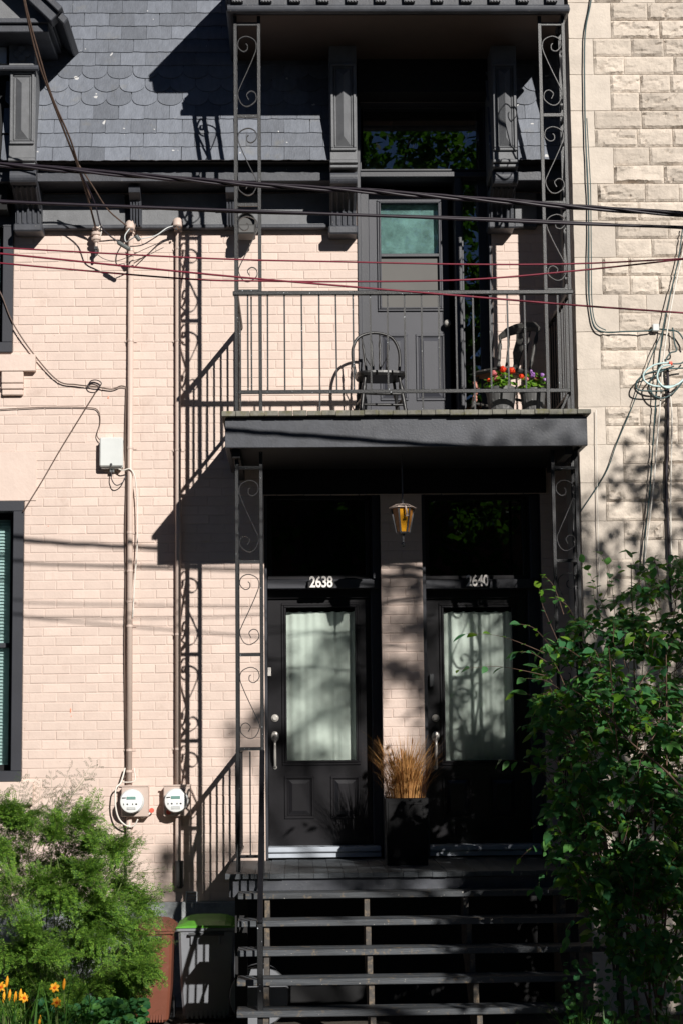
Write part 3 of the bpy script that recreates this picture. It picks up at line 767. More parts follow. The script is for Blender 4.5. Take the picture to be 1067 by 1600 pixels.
# ---- balcony railing
rt = W(630, 457, YR).z; rb = W(630, 611, YR).z
rail = thing('balcony_railing', 'black iron balcony railing with thin vertical balusters and worn paint', 'railing', ((UL[0] + UR[0]) / 2, YR, BAL_Z))
xa, xb = UL[0] - .016, UR[0] + .016
MB().box(xa - .01, xb + .01, YR - .024, YR + .018, rt - .020, rt + .012).build('top_rail', M['iron'], rail, bevel=.004)
MB().box(xa + .03, xb - .03, YR - .011, YR + .011, rb - .016, rb + .012).build('bottom_rail', M['iron'], rail, bevel=.002)
for x in (UL[0], UR[0]):
    MB().box(x - .018, x + .018, YR + .02, -.01, rt - .020, rt + .010).build('top_rail', M['iron'], rail, bevel=.004)
    MB().box(x - .010, x + .010, YR + .02, -.01, rb - .014, rb + .010).build('bottom_rail', M['iron'], rail)
bw = .0062
bpx = [388, 393] + [418.5 + 26.75 * i for i in range(16)] + [872]
for i, p in enumerate(bpx):
    x = W(p, 535, YR).x; y = YR + (.03 if p == 393 else 0)
    down = BAL_Z if i in (5, 11, 14) else rb + .012
    MB().bar((x + rnd(-.002, .002), y, down), (x + rnd(-.002, .002), y, rt - .02), bw * 2, bw * 2).build('baluster', M['iron'], rail)
for x in (UL[0], UR[0]):
    for i in range(1, 8):
        y = YR + .177 + (abs(YR) - .177) * i / 8
        MB().bar((x, y, rb + .01), (x, y, rt - .02), bw * 2, bw * 2).build('baluster', M['iron'], rail)
x = UR[0]; MB().bar((x - .10, YR + .02, BAL_Z + .005), (x - .006, YR + .02, rb + .02), .010, .016).build('brace', M['iron'], rail)

# ================================================================== BALCONY ROOF
YG = -1.30
cx0, cx1 = W(356, 15, YG).x, W(888, 12, YG).x
gz_ = W(620, 14, YG).z
can = thing('balcony_roof', 'grey balcony roof with dentil cornice and rounded gutter edge, seen from below', 'roof', ((cx0 + cx1) / 2, YG / 2, gz_))
mb = MB(); rr = .034
mb.tube([(cx0, YG, gz_), (cx1, YG, gz_)], rr, 14); mb.build('gutter', M['grey'], can, smooth=False)
MB().tube([(cx0 + .02, YG, gz_), (cx0 + .02, -.1, gz_)], rr * .9, 12).build('gutter_return', M['grey'], can)
MB().tube([(cx1 - .02, YG, gz_), (cx1 - .02, -.85, gz_)], rr * .9, 12).build('gutter_return', M['grey'], can)
MB().box(cx0 + .04, cx1 - .04, YG + .07, YG + .10, gz_ - .005, gz_ + .75).build('fascia', M['grey'], can)
MB().box(cx0 + .04, cx1 - .04, YG - .018, YG + .069, gz_ + .028, gz_ + .16).build('dentil_band', M['grey'], can)
x = W(372, 5, YG).x; 
while x < cx1 - .06:
    den = MB(); den.box(x - .042, x + .042, YG - .060, YG - .019, gz_ + .036, gz_ + .145)
    for k in range(4): den.box(x - .036 + k * .0225, x - .024 + k * .0225, YG - .067, YG - .059, gz_ + .040, gz_ + .14)
    den.build('dentil', M['grey_pilaster'], can); x += 46.2 / 207.5
MB().box(cx0 + .03, cx1 - .03, YG + .101, -.02, gz_ - .01, gz_ + .02).build('soffit', M['soffit'], can)
for xa in (cx0 + .04, cx1 - .07): MB().box(xa, xa + .03, YG + .101, -.02, gz_ + .022, gz_ + .75).build('side_fascia', M['grey'], can)
MB().box(cx0 - .05, W(905, 0, -.9).x, -1.70, -.02, gz_ + .42, gz_ + .56).build('cornice', M['grey'], can, bevel=.02)
MB().box(cx0 - .02, cx1 + .02, -1.5, -.03, gz_ + .34, gz_ + .418).build('cornice_bed', M['grey'], can, bevel=.02)
MB().box(cx0 - .06, cx1 + .02, -1.71, -.02, gz_ + .562, gz_ + .63).build('roof_sheet', M['slate'], can)

# ================================================================== PORCH
px0, px1 = W(352, 1366, -1.4).x, W(905, 1362, -1.4).x
porch = thing('porch_floor', 'weathered grey board porch floor in front of the two doors', 'porch', ((px0 + px1) / 2, -.7, GZ))
n = 24; wpl = (px1 - px0) / n
for i in range(n):
    xa = px0 + i * wpl
    MB().box(xa + .0008, xa + wpl - .0008, -1.40 + rnd(-.006, .006), -.012 if not (ops['door_left'][0] < xa < ops['door_right'][1]) else .058, DECK_Z - .036 + rnd(-.002, .002), DECK_Z + rnd(-.0018, .0018)).build('plank', M['wood_grey'], porch, bevel=.0015)
MB().box(px0 + .03, px1 - .03, -1.365, -1.335, DECK_Z - .17, DECK_Z - .039).build('fascia', M['grey'], porch, bevel=.003)
MB().box(px0 + .03, px0 + .06, -1.334, -.01, DECK_Z - .17, DECK_Z - .039).build('side_fascia', M['grey'], porch, bevel=.003)
MB().box(px0 + .10, px1 - .02, -.06, -.012, GZ - .1, DECK_Z - .05).build('back_wall', M['dark'], porch)  # coloured near-black in place of the shade under the porch
for xx in (px0 + .07, px1 - .1): MB().box(xx, xx + .09, -1.33, -1.24, GZ - .05, DECK_Z - .04).build('support_post', M['soffit_black'], porch)

# ---- stairs
stairs = thing('porch_stairs', 'open weathered wooden steps leading up to the two front doors', 'stairs', ((px0 + px1) / 2, -2.0, GZ))
nose_px = (1394, 1437, 1483, 1529, 1578)
RUN = .22; tz = []; ty = []
for i, p in enumerate(nose_px):
    y = -1.40 - RUN * (i + 1) + .03; z = W(560, p, y).z; tz.append(z); ty.append(y)
sx0, sx1 = W(372, 1394, ty[0]).x, W(905, 1394, ty[0]).x
for i, (y, z) in enumerate(zip(ty, tz)):
    xr = sx1 + (.16 if i == 2 else 0)
    xl = W(372 - .5 * i, nose_px[i], y).x
    for k in range(2):
        t_ = MB(); nseg = 14; ya, yb = y + .122 * k, y + .122 * k + .118
        idx = []
        for s in range(nseg + 1):
            xx = xl + (xr - xl) * s / nseg; w1 = .002 * noise.noise(Vector((xx * 5, i, k))); 
            idx.append(len(t_.v)); t_.v += [(xx, ya + w1, z - .042), (xx, ya + w1, z + w1 * .6), (xx, yb, z + w1 * .6), (xx, yb, z - .042)]
        for s in range(nseg):
            p, q = idx[s], idx[s + 1]
            for e in range(4): t_.f.append((p + e, p + (e + 1) % 4, q + (e + 1) % 4, q + e))
        t_.f += [(3, 2, 1, 0), tuple(idx[-1] + e for e in range(4))]
        t_.build('tread', M['tread'], stairs, bevel=.004)
for pxs in (418, 573, 727, 878):
    xx = W(pxs, 1420, -1.55).x
    poly = [(-1.34, DECK_Z - .18)]
    for y, z in zip(ty, tz):
        poly += [(y + .235, z - .044), (y + .022, z - .044)]
    # step down at each nose
    pts = [(-1.37, tz[0] - .043)]
    for i in range(5):
        pts.append((ty[i] + .025, tz[i] - .043))
        pts.append((ty[i] + .025, (tz[i + 1] - .043) if i < 4 else GZ - .05))
    pts += [(ty[-1] + .25, GZ - .05), (-1.37, tz[0] - .36)]
    MB().prism(pts, lambda p, q, t: (t, p, q), xx - .019, xx + .019).build('stringer', M['stringer'], stairs, bevel=.002)

# ---- porch and stair railings
def stair_rail(name, label, x, xcol, yb, side):
    zt = W(390, 1172, YR).z; zb = W(390, 1338, YR).z
    r = thing(name, label, 'railing', (x, -1.8, GZ), 'railings of the porch steps')
    ye, ze = -2.42, W(412, 1442, -2.42).z
    top = Vector((x, YR - .018, zt - .006))
    MB().bar(top, (x, ye, ze), .038, .022, (1, 0, 0)).build('handrail', M['iron_plain'], r, bevel=.004)
    MB().box(x - .020, x + .020, ye - .02, ye + .02, GZ - .1, ze - .005).build('newel_post', M['iron'], r, bevel=.003)
    MB().lathe([(.012, -.012), (.024, 0), (.012, .012)], (x, ye, ze + .006), 12).build('newel_cap', M['iron'], r)
    lo = .60
    MB().bar((x, YR - .016, zt - lo - .14), (x, ye + .02, ze - lo + .06), .016, .016, (1, 0, 0)).build('lower_rail', M['iron_plain'], r)
    for k in range(1, 9):
        f = k / 9; y = YR + (ye - YR) * f; z = zt + (ze - zt) * f
        MB().bar((x, y, z - lo - .10), (x, y, z - .015), .0125, .0125).build('baluster', M['iron_plain'], r)
    # return along the side of the porch to the wall
    MB().box(xcol - .016, xcol + .016, YR + .015, -.01, zt - .016, zt + .010).build('side_rail', M['iron_plain'], r)
    MB().box(xcol - .010, xcol + .010, YR + .015, -.01, zb - .012, zb + .008).build('side_rail', M['iron_plain'], r)
    for k in range(9):
        y = YR + .13 + (abs(YR) - .13) * k / 9
        MB().bar((xcol, y, zb), (xcol, y, zt - .014), .0125, .0125).build('baluster', M['iron_plain'], r)
    xa, xb = min(x, xcol) + .0145, max(x, xcol) - .0145
    MB().box(xa, xb, YR - .011, YR + .011, zb - .012, zb + .010).build('front_rail', M['iron_plain'], r)
    MB().bar(((xa + xb) / 2, YR, zb + .01), ((xa + xb) / 2, YR, zt - .01), .011, .011).build('baluster', M['iron_plain'], r)
stair_rail('stair_railing', 'black iron stair railing left of the steps, seen end on', LL[1], LL[0], LL[2], -1)
stair_rail('stair_railing', 'black iron stair railing on the shaded right of the steps', LR[0] + .02, LR[0] - .0, LR[2], 1)

# ================================================================== STONE HOUSE
YS = -.80
sxl = W(899, 500, YS).x
stone = thing('stone_house', 'buff sandstone house wall with smooth corner quoins and rock-faced blocks', 'house', (sxl + 1.2, -.4, GZ))
SXR = sxl + 2.6; SZT = W(1000, -80, YS).z
MB().box(sxl + .012, SXR + 3, YS + .0075, 8, 0, SZT + .6).build('wall', M['stone_mortar'], stone)
def block_mesh(L, H, rock, seed):
    rr = random.Random(seed); b = MB(); off = Vector((rr.uniform(0, 90), rr.uniform(0, 90), seed * 1.7))
    nx_, nz_ = (max(5, int(L / .018)), max(5, int(H / .018))) if rock else (4, 3)
    idx = {}
    amp = rr.uniform(.006, .020) if rock else .0015
    tx, tz_ = rr.uniform(-.03, .03), rr.uniform(-.02, .05); chip = rr.random()
    for j in range(nz_ + 1):
        for i in range(nx_ + 1):
            u, v = i / nx_, j / nz_
            e = min(u * L, (1 - u) * L, v * H, (1 - v) * H)
            x, z = (u - .5) * L, (v - .5) * H
            if rock:
                q = Vector((x * 6, z * 12, 0)) + off
                k = min(1, e / (.006 + .012 * abs(noise.noise(q * 1.5 + Vector((7, 3, 1))))))
                h = .55 + .6 * noise.noise(q) + .3 * noise.noise(q * 2.7) + .12 * noise.noise(q * 6)
                h += .8 * max(0, -noise.noise(q * .7 + Vector((3, 9, 4))) - .12) * (2 if chip > .5 else .6)
                r1 = abs(noise.noise(Vector((x * 3.2, z * 9, 5)) + off))
                if r1 < .06: h -= .8 * (1 - r1 / .06)
                y = -.004 - (.006 + amp * max(-.2, h) + tx * x + tz_ * z * .5) * k
            else:
                k = min(1, e / .01)
                y = -.004 - .003 * k + amp * noise.noise(Vector((x * 9, z * 9, 0)) + off)
            if 0 < i < nx_ and 0 < j < nz_ and rock: x += rr.uniform(-.004, .004); z += rr.uniform(-.004, .004)
            if e < 1e-9:
                w_ = .0035 * noise.noise(Vector((x * 20, z * 20, 2)) + off); x += w_; z += w_
            idx[i, j] = len(b.v); b.v.append((x, y, z))
    for j in range(nz_):
        for i in range(nx_): b.f.append((idx[i, j], idx[i + 1, j], idx[i + 1, j + 1], idx[i, j + 1]))
    n0 = len(b.v)
    for (sx_, sz_) in ((-1, -1), (1, -1), (1, 1), (-1, 1)): b.v.append((sx_ * L / 2, .02, sz_ * H / 2))
    edges = [[idx[i, 0] for i in range(nx_ + 1)], [idx[nx_, j] for j in range(nz_ + 1)], [idx[i, nz_] for i in range(nx_, -1, -1)], [idx[0, j] for j in range(nz_, -1, -1)]]
    for k, e in enumerate(edges): b.f.append(tuple(e[::-1]) + (n0 + k, n0 + (k + 1) % 4))
    return b.mesh('stone_block')
QH = .3035; zq = W(930, 60, YS).z
zq -= QH * int(zq / QH)
row = 0; z = zq - QH; sd = 0
JN = .005
while z < SZT:
    long_ = row % 2 == 0
    ql = (.345 if long_ else .205) + rnd(-.015, .02)
    top = min(z + QH, SZT + .3)
    def put(x0_, x1_, z0_, z1_, rock, nm):
        global sd
        sd += 1; L, H = x1_ - x0_ - JN, z1_ - z0_ - JN
        if L < .03: return
        me = block_mesh(L, H, rock, sd); me.materials.append(M['stone_rock'] if rock else M['stone'])
        o = bpy.data.objects.new(nm, me); COL.objects.link(o); o.parent = stone; o.matrix_parent_inverse = Matrix.Translation(-stone.location)
        o.location = ((x0_ + x1_) / 2, YS + .006 + rnd(-.002, .002), (z0_ + z1_) / 2)
    put(sxl, sxl + ql, z, top, False, 'quoin')
    # quoin's face round the corner
    for sub in range(2):
        za, zb = z + QH / 2 * sub, z + QH / 2 * (sub + 1)
        x = sxl + ql
        smooth = random.random() < .12
        while x < SXR:
            L = rnd(.20, .44)
            if SXR - x - L < .15: L = SXR - x
            put(x, x + L, za, zb, not (random.random() < .12), 'stone_block'); x += L
    z += QH; row += 1
mb = MB()
for k in range(int(SZT / QH) + 2):
    za = zq - QH + k * QH
    mb.box(sxl, sxl + .02, YS + .013, YS + .3, za + .003, za + QH - .003)
mb.build('quoin_return', M['stone'], stone)

# ================================================================== LANTERN
YL = -.80
c0 = W(629, 815, YL)
lan = thing('hanging_lantern', 'small six-sided amber glass lantern hanging under the balcony', 'lantern', (c0.x, YL, c0.z - .17))
zt, zb = W(629, 795, YL).z, W(629, 832, YL).z
rt_, rb_ = .088, .050
def hexp(r, z, o=0): return [Vector((c0.x + r * cos(pi / 3 * k + o), YL + r * sin(pi / 3 * k + o), z)) for k in range(6)]
O6 = pi / 2 + pi / 6 + .10
ct, cb = hexp(rt_, zt, O6), hexp(rb_, zb, O6)
mb = MB()
t0, t1, t2 = hexp(.114, zt + .004, O6), hexp(.052, zt + .036, O6), hexp(.012, zt + .042, O6)
mb.add(t0 + t1 + t2, [(k, (k + 1) % 6, 6 + (k + 1) % 6, 6 + k) for k in range(6)] + [(6 + k, 6 + (k + 1) % 6, 12 + (k + 1) % 6, 12 + k) for k in range(6)] + [tuple(range(6))[::-1], tuple(range(12, 18))])
mb.build('cap', M['lamp_cap'], lan)
for k in range(6):
    a, b, c, d = cb[k], cb[(k + 1) % 6], ct[(k + 1) % 6], ct[k]
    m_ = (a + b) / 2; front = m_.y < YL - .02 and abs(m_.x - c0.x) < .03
    MB().quad(a * .9 + b * .1, a * .1 + b * .9, c * .9 + d * .1, c * .1 + d * .9).build('pane', M['amber'] if front else M['amber_shaded'], lan)
    MB().bar(cb[k], ct[k], .013, .013).build('corner_bar', M['lamp_metal'], lan)
mb = MB(); h0, h1 = hexp(.054, zb + .004, O6), hexp(.048, zb - .010, O6)
mb.add(h0 + h1, [(k, (k + 1) % 6, 6 + (k + 1) % 6, 6 + k) for k in range(6)] + [tuple(range(6)), tuple(range(6, 12))[::-1]]); mb.build('base_plate', M['lamp_metal'], lan)
MB().lathe([(.006, -.115), (.012, -.105), (.018, -.09), (.010, -.075), (.008, -.055), (.014, -.045), (.007, -.03), (.02, -.012), (.03, -.009)], (c0.x, YL, zb), 12).build('finial', M['lamp_metal'], lan, smooth=True)
MB().tube([(c0.x, YL, zt + .04), (c0.x, YL, bz0 + .03)], .006, 8).build('hanging_rod', M['lamp_metal'], lan)
p = W(633, 790, YL - .1); q = W(635.5, 803, YL - .1)
MB().tube([p, q], .007, 8).tube([q, q + Vector((0, 0, -.018))], [.008, .016], 8).build('latch', M['lamp_cap'], lan)

# ================================================================== PLANTER + DRY GRASS
YP = -.75
a, b, c, d = R(602, 1247, 670, 1350, YP); c = DECK_Z + .002
pw = (b - a) / 2; pcx = (a + b) / 2
pl_ = thing('planter', 'tall square black planter box standing between the doors', 'planter', (pcx, YP + pw, c))
mb = MB(); tp = .010
def sqr(r, z): return [(pcx - r, YP + pw - r, z), (pcx + r, YP + pw - r, z), (pcx + r, YP + pw + r, z), (pcx - r, YP + pw + r, z)]
L_ = [sqr(pw - tp, c), sqr(pw, d), sqr(pw - .02, d), sqr(pw - .022, d - .05)]
mb.add(sum(L_, []), [(3, 2, 1, 0)] + [(4 * r + k, 4 * r + (k + 1) % 4, 4 * r + 4 + (k + 1) % 4, 4 * r + 4 + k) for r in range(3) for k in range(4)])
mb.build('body', M['planter'], pl_, bevel=.006)
mb = MB(); mb.ring(a + .025, b - .025, c + .05, d - .03, .02, YP - .004, YP + .012); mb.build('face_moulding', M['planter'], pl_)
MB().add(sqr(pw - .02, d - .03), [(0, 1, 2, 3)]).build('soil', M['soil'], pl_)
gr = thing('ornamental_grass', 'dry straw-coloured ornamental grass growing in the black planter', 'grass', (pcx, YP + pw, d - .03))
def blade(mb, base, dirv, L, w, bend, n=6):
    side = Vector((-dirv.y, dirv.x, 0)); side = side.normalized() if side.length > 1e-6 else Vector((1, 0, 0))
    p = Vector(base); t = Vector((dirv.x * .12, dirv.y * .12, 1)).normalized(); n0 = len(mb.v)
    for k in range(n + 1):
        f = k / n; ww = w * (1 - f) ** .6 * .5 + .0002
        mb.v += [tuple(p - side * ww), tuple(p + side * ww)]
        t = (t + Vector((dirv.x, dirv.y, -.35)) * (bend / n) * (.4 + f * 1.6)).normalized(); p = p + t * (L / n)
    for k in range(n): mb.f.append((n0 + 2 * k, n0 + 2 * k + 1, n0 + 2 * k + 3, n0 + 2 * k + 2))
rg = random.Random(5); mb = MB()
for k in range(820):
    an = rg.uniform(0, 2 * pi); rad = abs(rg.gauss(0, .6)) * pw * .8; rad = min(rad, pw * .85)
    bd = rg.uniform(.05, .9) ** 1.3
    blade(mb, (pcx + cos(an) * rad, YP + pw + sin(an) * rad, d - .05), Vector((cos(an), sin(an), 0)), rg.uniform(.22, .60) * (1 - .1 * bd), rg.uniform(.0040, .0068), bd * 1.4)
for k in range(26):
    an = rg.uniform(0, 2 * pi); blade(mb, (pcx + cos(an) * .1, YP + pw + sin(an) * .1, d - .05), Vector((cos(an), sin(an), 0)), rg.uniform(.5, .72), .004, rg.uniform(.8, 1.7))
mb.build('blades', M['straw'], gr, stuff=True)
mb = MB()
for k in range(7):
    an = rg.uniform(0, 2 * pi); x = pcx + cos(an) * .05; h = rg.uniform(.35, .52); lx = rg.uniform(-.06, .07)
    pth = spline([(x, YP + pw, d), (x + lx * .4, YP + pw, d + h * .6), (x + lx, YP + pw - .02, d + h)]); mb.tube(pth, [.0018] * (len(pth) - 4) + [.003, .005, .004, .001], 5)
mb.build('seed_heads', M['straw'], gr, stuff=True)

# ================================================================== CHAIRS
BZ = BAL_Z + .003
def spin(mb, p, q, r, n=10, turns=True):
    p, q = Vector(p), Vector(q); m = 14; rs = []
    for k in range(m + 1):
        f = k / m; b_ = r * (.72 + .38 * sin(pi * f))
        if turns and k in (3, 4, 10, 11): b_ *= 1.28
        if turns and k in (2, 5, 9, 12): b_ *= .8
        rs.append(b_)
    mb.tube([p.lerp(q, k / m) for k in range(m + 1)], rs, n)
def xf(root_loc, rz):
    Mt = Matrix.Translation(root_loc) @ Matrix.Rotation(rz, 4, 'Z')
    return lambda v: Mt @ Vector(v)
def seat_pts(fx, w, dp, z, t, n=28):
    out = []
    for k in range(n):
        a_ = 2 * pi * k / n; x = cos(a_); y = sin(a_)
        e = .62; x = math.copysign(abs(x) ** e, x) * w / 2 * (1 + .08 * -y); y = math.copysign(abs(y) ** e, y) * dp / 2
        out.append((x, y))
    vs_ = [fx((x * .94, y * .94, z - t)) for x, y in out] + [fx((x, y, z - t * .45)) for x, y in out] + [fx((x * .985, y * .985, z)) for x, y in out] + [fx((x * .7, y * .7, z - .010)) for x, y in out]
    fs_ = [tuple(range(n))[::-1]] + [(r * n + k, r * n + (k + 1) % n, (r + 1) * n + (k + 1) % n, (r + 1) * n + k) for r in range(3) for k in range(n)] + [tuple(range(3 * n, 4 * n))]
    return vs_, fs_
# bow-back chair; local front is -y
q = W(593, 590, -.55)
ch = thing('windsor_chair', 'black bow-back wooden chair with spindles in front of the balcony door', 'chair', (q.x, -.55, BZ), 'chairs on the balcony')
fx = xf((q.x, -.55, BZ), radians(6)); SZ = .445
mb = MB(); mb.add(*seat_pts(fx, .40, .39, SZ, .038)); mb.build('seat', M['chair_black'], ch)
for sx in (-1, 1):
    for sy in (-1, 1):
        mb = MB(); spin(mb, fx((sx * .135, sy * .13, SZ - .03)), fx((sx * .195, sy * .19, 0)), .0165); mb.build('leg', M['chair_black'], ch, smooth=True)
    mb = MB(); spin(mb, fx((sx * .165, -.158, .22)), fx((sx * .165, .158, .22)), .011, 8); mb.build('stretcher', M['chair_black'], ch, smooth=True)
for z in (.17, .26):
    f = (SZ - z) / SZ; mb = MB(); spin(mb, fx((-.14 - .055 * f, -.135 - .05 * f, z)), fx((.14 + .055 * f, -.135 - .05 * f, z)), .011, 8, False); mb.build('stretcher', M['chair_black'], ch, smooth=True)
bow = [(-.170, .13, SZ - .01), (-.192, .165, SZ + .14), (-.186, .195, SZ + .26), (-.13, .215, SZ + .355), (0, .222, SZ + .392), (.13, .215, SZ + .355), (.186, .195, SZ + .26), (.192, .165, SZ + .14), (.170, .13, SZ - .01)]
bs = spline([fx(p) for p in bow], 7); MB().tube(bs, .0125, 10).build('bow', M['chair_black'], ch, smooth=True)
for x, top in ((-.105, .355), (-.035, .386), (.035, .386), (.105, .355)):
    mb = MB(); spin(mb, fx((x * .75, .150, SZ - .005)), fx((x * 1.05, .218, SZ + top)), .0088, 8); mb.build('spindle', M['chair_black'], ch, smooth=True)
for s in (-1, 1):
    MB().tube([fx((0, .15, SZ + .02)), fx((s * .10, .19, SZ + .2))], .0045, 6).build('wire_brace', M['chair_black'], ch)
# slat chair by the stone wall, turned to the left
q = W(787, 590, -.60); rz = radians(-46)
ch = thing('press_back_chair', 'worn black chair with curved crest rail behind the flower pots', 'chair', (q.x - .02, -.60, BZ), 'chairs on the balcony')
fx = xf((q.x - .02, -.60, BZ), rz); SZ = .45
mb = MB(); mb.add(*seat_pts(fx, .41, .40, SZ, .03)); st = mb.build('seat', M['chair_worn'], ch)
vs_, fs_ = seat_pts(fx, .37, .36, SZ - .0305, .004); MB().add(vs_, fs_).build('seat_underside', M['chair_wood'], st)
for sx in (-1, 1):
    for sy in (-1, 1):
        mb = MB(); spin(mb, fx((sx * .14, sy * .13, SZ - .03)), fx((sx * .19, sy * .185, 0)), .017); mb.build('leg', M['chair_worn'], ch, smooth=True)
    mb = MB(); spin(mb, fx((sx * .165, .15, SZ - .005)), fx((sx * .195, .235, SZ + .36)), .014); mb.build('back_post', M['chair_worn'], ch, smooth=True)
    mb = MB(); spin(mb, fx((sx * .17, -.16, .2)), fx((sx * .17, .16, .2)), .011, 8); mb.build('stretcher', M['chair_worn'], ch, smooth=True)
for x in (-.10, .0, .10):
    if x: 
        mb = MB(); spin(mb, fx((x * .9, .155, SZ - .005)), fx((x * 1.08, .245, SZ + .36)), .008, 8); mb.build('spindle', M['chair_worn'], ch, smooth=True)
def slab(poly, y0, lean, th):
    return MB().prism(poly, lambda a_, z_, t_: fx((a_, y0 + lean * (z_ - SZ) + t_ + .06 * (1 - (a_ / .2) ** 2) * .3, z_)), -th / 2, th / 2)
slab([(-.035, SZ), (.035, SZ), (.026, SZ + .1), (.05, SZ + .2), (.032, SZ + .3), (.04, SZ + .36), (-.04, SZ + .36), (-.032, SZ + .3), (-.05, SZ + .2), (-.026, SZ + .1)], .15, .24, .012).build('splat', M['chair_worn'], ch)
cr = [(-.205, SZ + .33), (-.12, SZ + .352), (0, SZ + .358), (.12, SZ + .352), (.205, SZ + .33), (.215, SZ + .37), (.15, SZ + .425), (.06, SZ + .447), (-.06, SZ + .447), (-.15, SZ + .425), (-.215, SZ + .37)]
slab(cr, .15, .24, .022).build('crest_rail', M['chair_worn'], ch, bevel=.004)

# ================================================================== FLOWER POTS
def petal_ball(mb, c, r, n, sz, rg):
    for _ in range(n):
        v = Vector((rg.gauss(0, 1), rg.gauss(0, 1), rg.gauss(0, 1))).normalized(); p = c + v * r * rg.uniform(.6, 1)
        t = v.cross(Vector((rg.gauss(0, 1), rg.gauss(0, 1), rg.gauss(0, 1)))).normalized(); b = v.cross(t)
        mb.add([p - t * sz + v * .002, p - b * sz * .8, p + t * sz + v * .002, p + b * sz * .8], [(0, 1, 2, 3)])
def round_leaf(mb, c, nrm, r, rg):
    t = nrm.cross(Vector((rg.gauss(0, 1), rg.gauss(0, 1), rg.gauss(0, 1)))).normalized(); b = nrm.cross(t); n = 8
    mb.add([c - nrm * r * .25] + [c + (t * cos(2 * pi * k / n) + b * sin(2 * pi * k / n)) * r * (1 + .1 * (k % 2)) for k in range(n)], [(0, 1 + k, 1 + (k + 1) % n) for k in range(n)])
def flowerpot(px, w_px, py_top, Y, lab_pot, lab_pl, blooms, seed):
    rg = random.Random(seed); sc = F / (15 + Y); q = W(px, py_top, Y); r = w_px / 2 / sc * 1.0; z1 = q.z
    pot = thing('flower_pot', lab_pot, 'flower pot', (q.x, Y, BZ), 'flower pots on the balcony')
    h = z1 - BZ
    MB().lathe([(r * .62, 0), (r * .66, .004), (r * .93, h - .035), (r * .93, h - .03), (r, h - .03), (r * 1.0, h), (r * .93, h), (r * .9, h - .03)], (q.x, Y, BZ), 24).build('pot', M['pot'], pot, smooth=False)
    mb = MB(); nn = 12
    for k in range(nn):
        for j in range(2):
            a_ = 2 * pi * (k + .5 * j) / nn; zz = BZ + h * (.3 + .27 * j); rr_ = r * (.66 + .27 * (.3 + .27 * j)) + .001
            nrm = Vector((cos(a_), sin(a_), 0)); t = Vector((-sin(a_), cos(a_), 0)); c = Vector((q.x, Y, zz)) + nrm * (rr_ - .003); hw = rr_ * pi / nn * .95; hh = h * .26
            mb.add([c - t * hw, c - Vector((0, 0, hh)) - nrm * .006, c + t * hw, c + Vector((0, 0, hh)) + nrm * .006, c + nrm * .008], [(0, 1, 4), (1, 2, 4), (2, 3, 4), (3, 0, 4)])
    mb.build('diamond_relief', M['pot'], pot)
    MB().lathe([(r * .9, -.04), (r * .9, -.035)], (q.x, Y, z1), 20).build('soil', M['soil'], pot)
    pl = thing('flowering_plant', lab_pl, 'plant', (q.x, Y, z1 - .035), 'potted flowers on the balcony')
    mb = MB()
    for _ in range(70):
        a_ = rg.uniform(0, 2 * pi); d_ = rg.uniform(0, 1) ** .6 * r * 1.05; hh = rg.uniform(.0, .13) * (1.2 - d_ / r * .5)
        c = Vector((q.x + cos(a_) * d_, Y + sin(a_) * d_, z1 + hh)); nrm = Vector((cos(a_) * .5 + rg.gauss(0, .3), sin(a_) * .5 - .4 + rg.gauss(0, .3), .8)).normalized(); round_leaf(mb, c, nrm, rg.uniform(.016, .03), rg)
    mb.build('leaves', M['leaf_new'], pl, stuff=True)
    for (bx, by, mk, br, n_) in blooms:
        c = W(bx, by, Y - .08); mb = MB(); petal_ball(mb, c, br, n_, .012, rg); mb.build('blossom', M[mk], pl)
        MB().tube([c, (q.x + (c.x - q.x) * .5, Y, z1)], .0022, 5).build('stem', M['twig_green'], pl)
flowerpot(782, 52, 607, -.98, 'dark grey flower pot with diamond relief, holding red geraniums', 'red geraniums with pink flowers in the left balcony pot',
          [(785, 577, 'red_flower', .026, 60), (799, 579, 'red_flower', .028, 60), (771, 583, 'pink_flower', .022, 40), (775, 592, 'pink_flower', .024, 40), (763, 594, 'red_flower', .012, 14), (781, 588, 'pink_flower', .012, 14)], 3)
flowerpot(832, 44, 609, -.98, 'smaller grey flower pot nearest the stone wall', 'pink and violet flowers in the right balcony pot',
          [(814, 588, 'red_flower', .020, 30), (831, 586, 'violet_flower', .022, 40), (838, 592, 'pink_flower', .018, 30), (822, 592, 'pink_flower', .016, 26), (846, 586, 'violet_flower', .018, 30), (850, 593, 'violet_flower', .012, 16), (829, 580, 'violet_flower', .010, 12)], 4)
q = W(743, 612, -1.0); mb = MB(); rg = random.Random(9)
for k in range(7): petal_ball(mb, Vector((q.x + rg.gauss(0, .006), -1.0, q.z + .07 - .022 * k)), .017, 26, .010, rg)
tw = mb.build('dried_flower_bunch', M['twine']); tag(tw, 'small bunch of dried pinkish blossoms hanging on the worn chair leg', 'dried flowers')

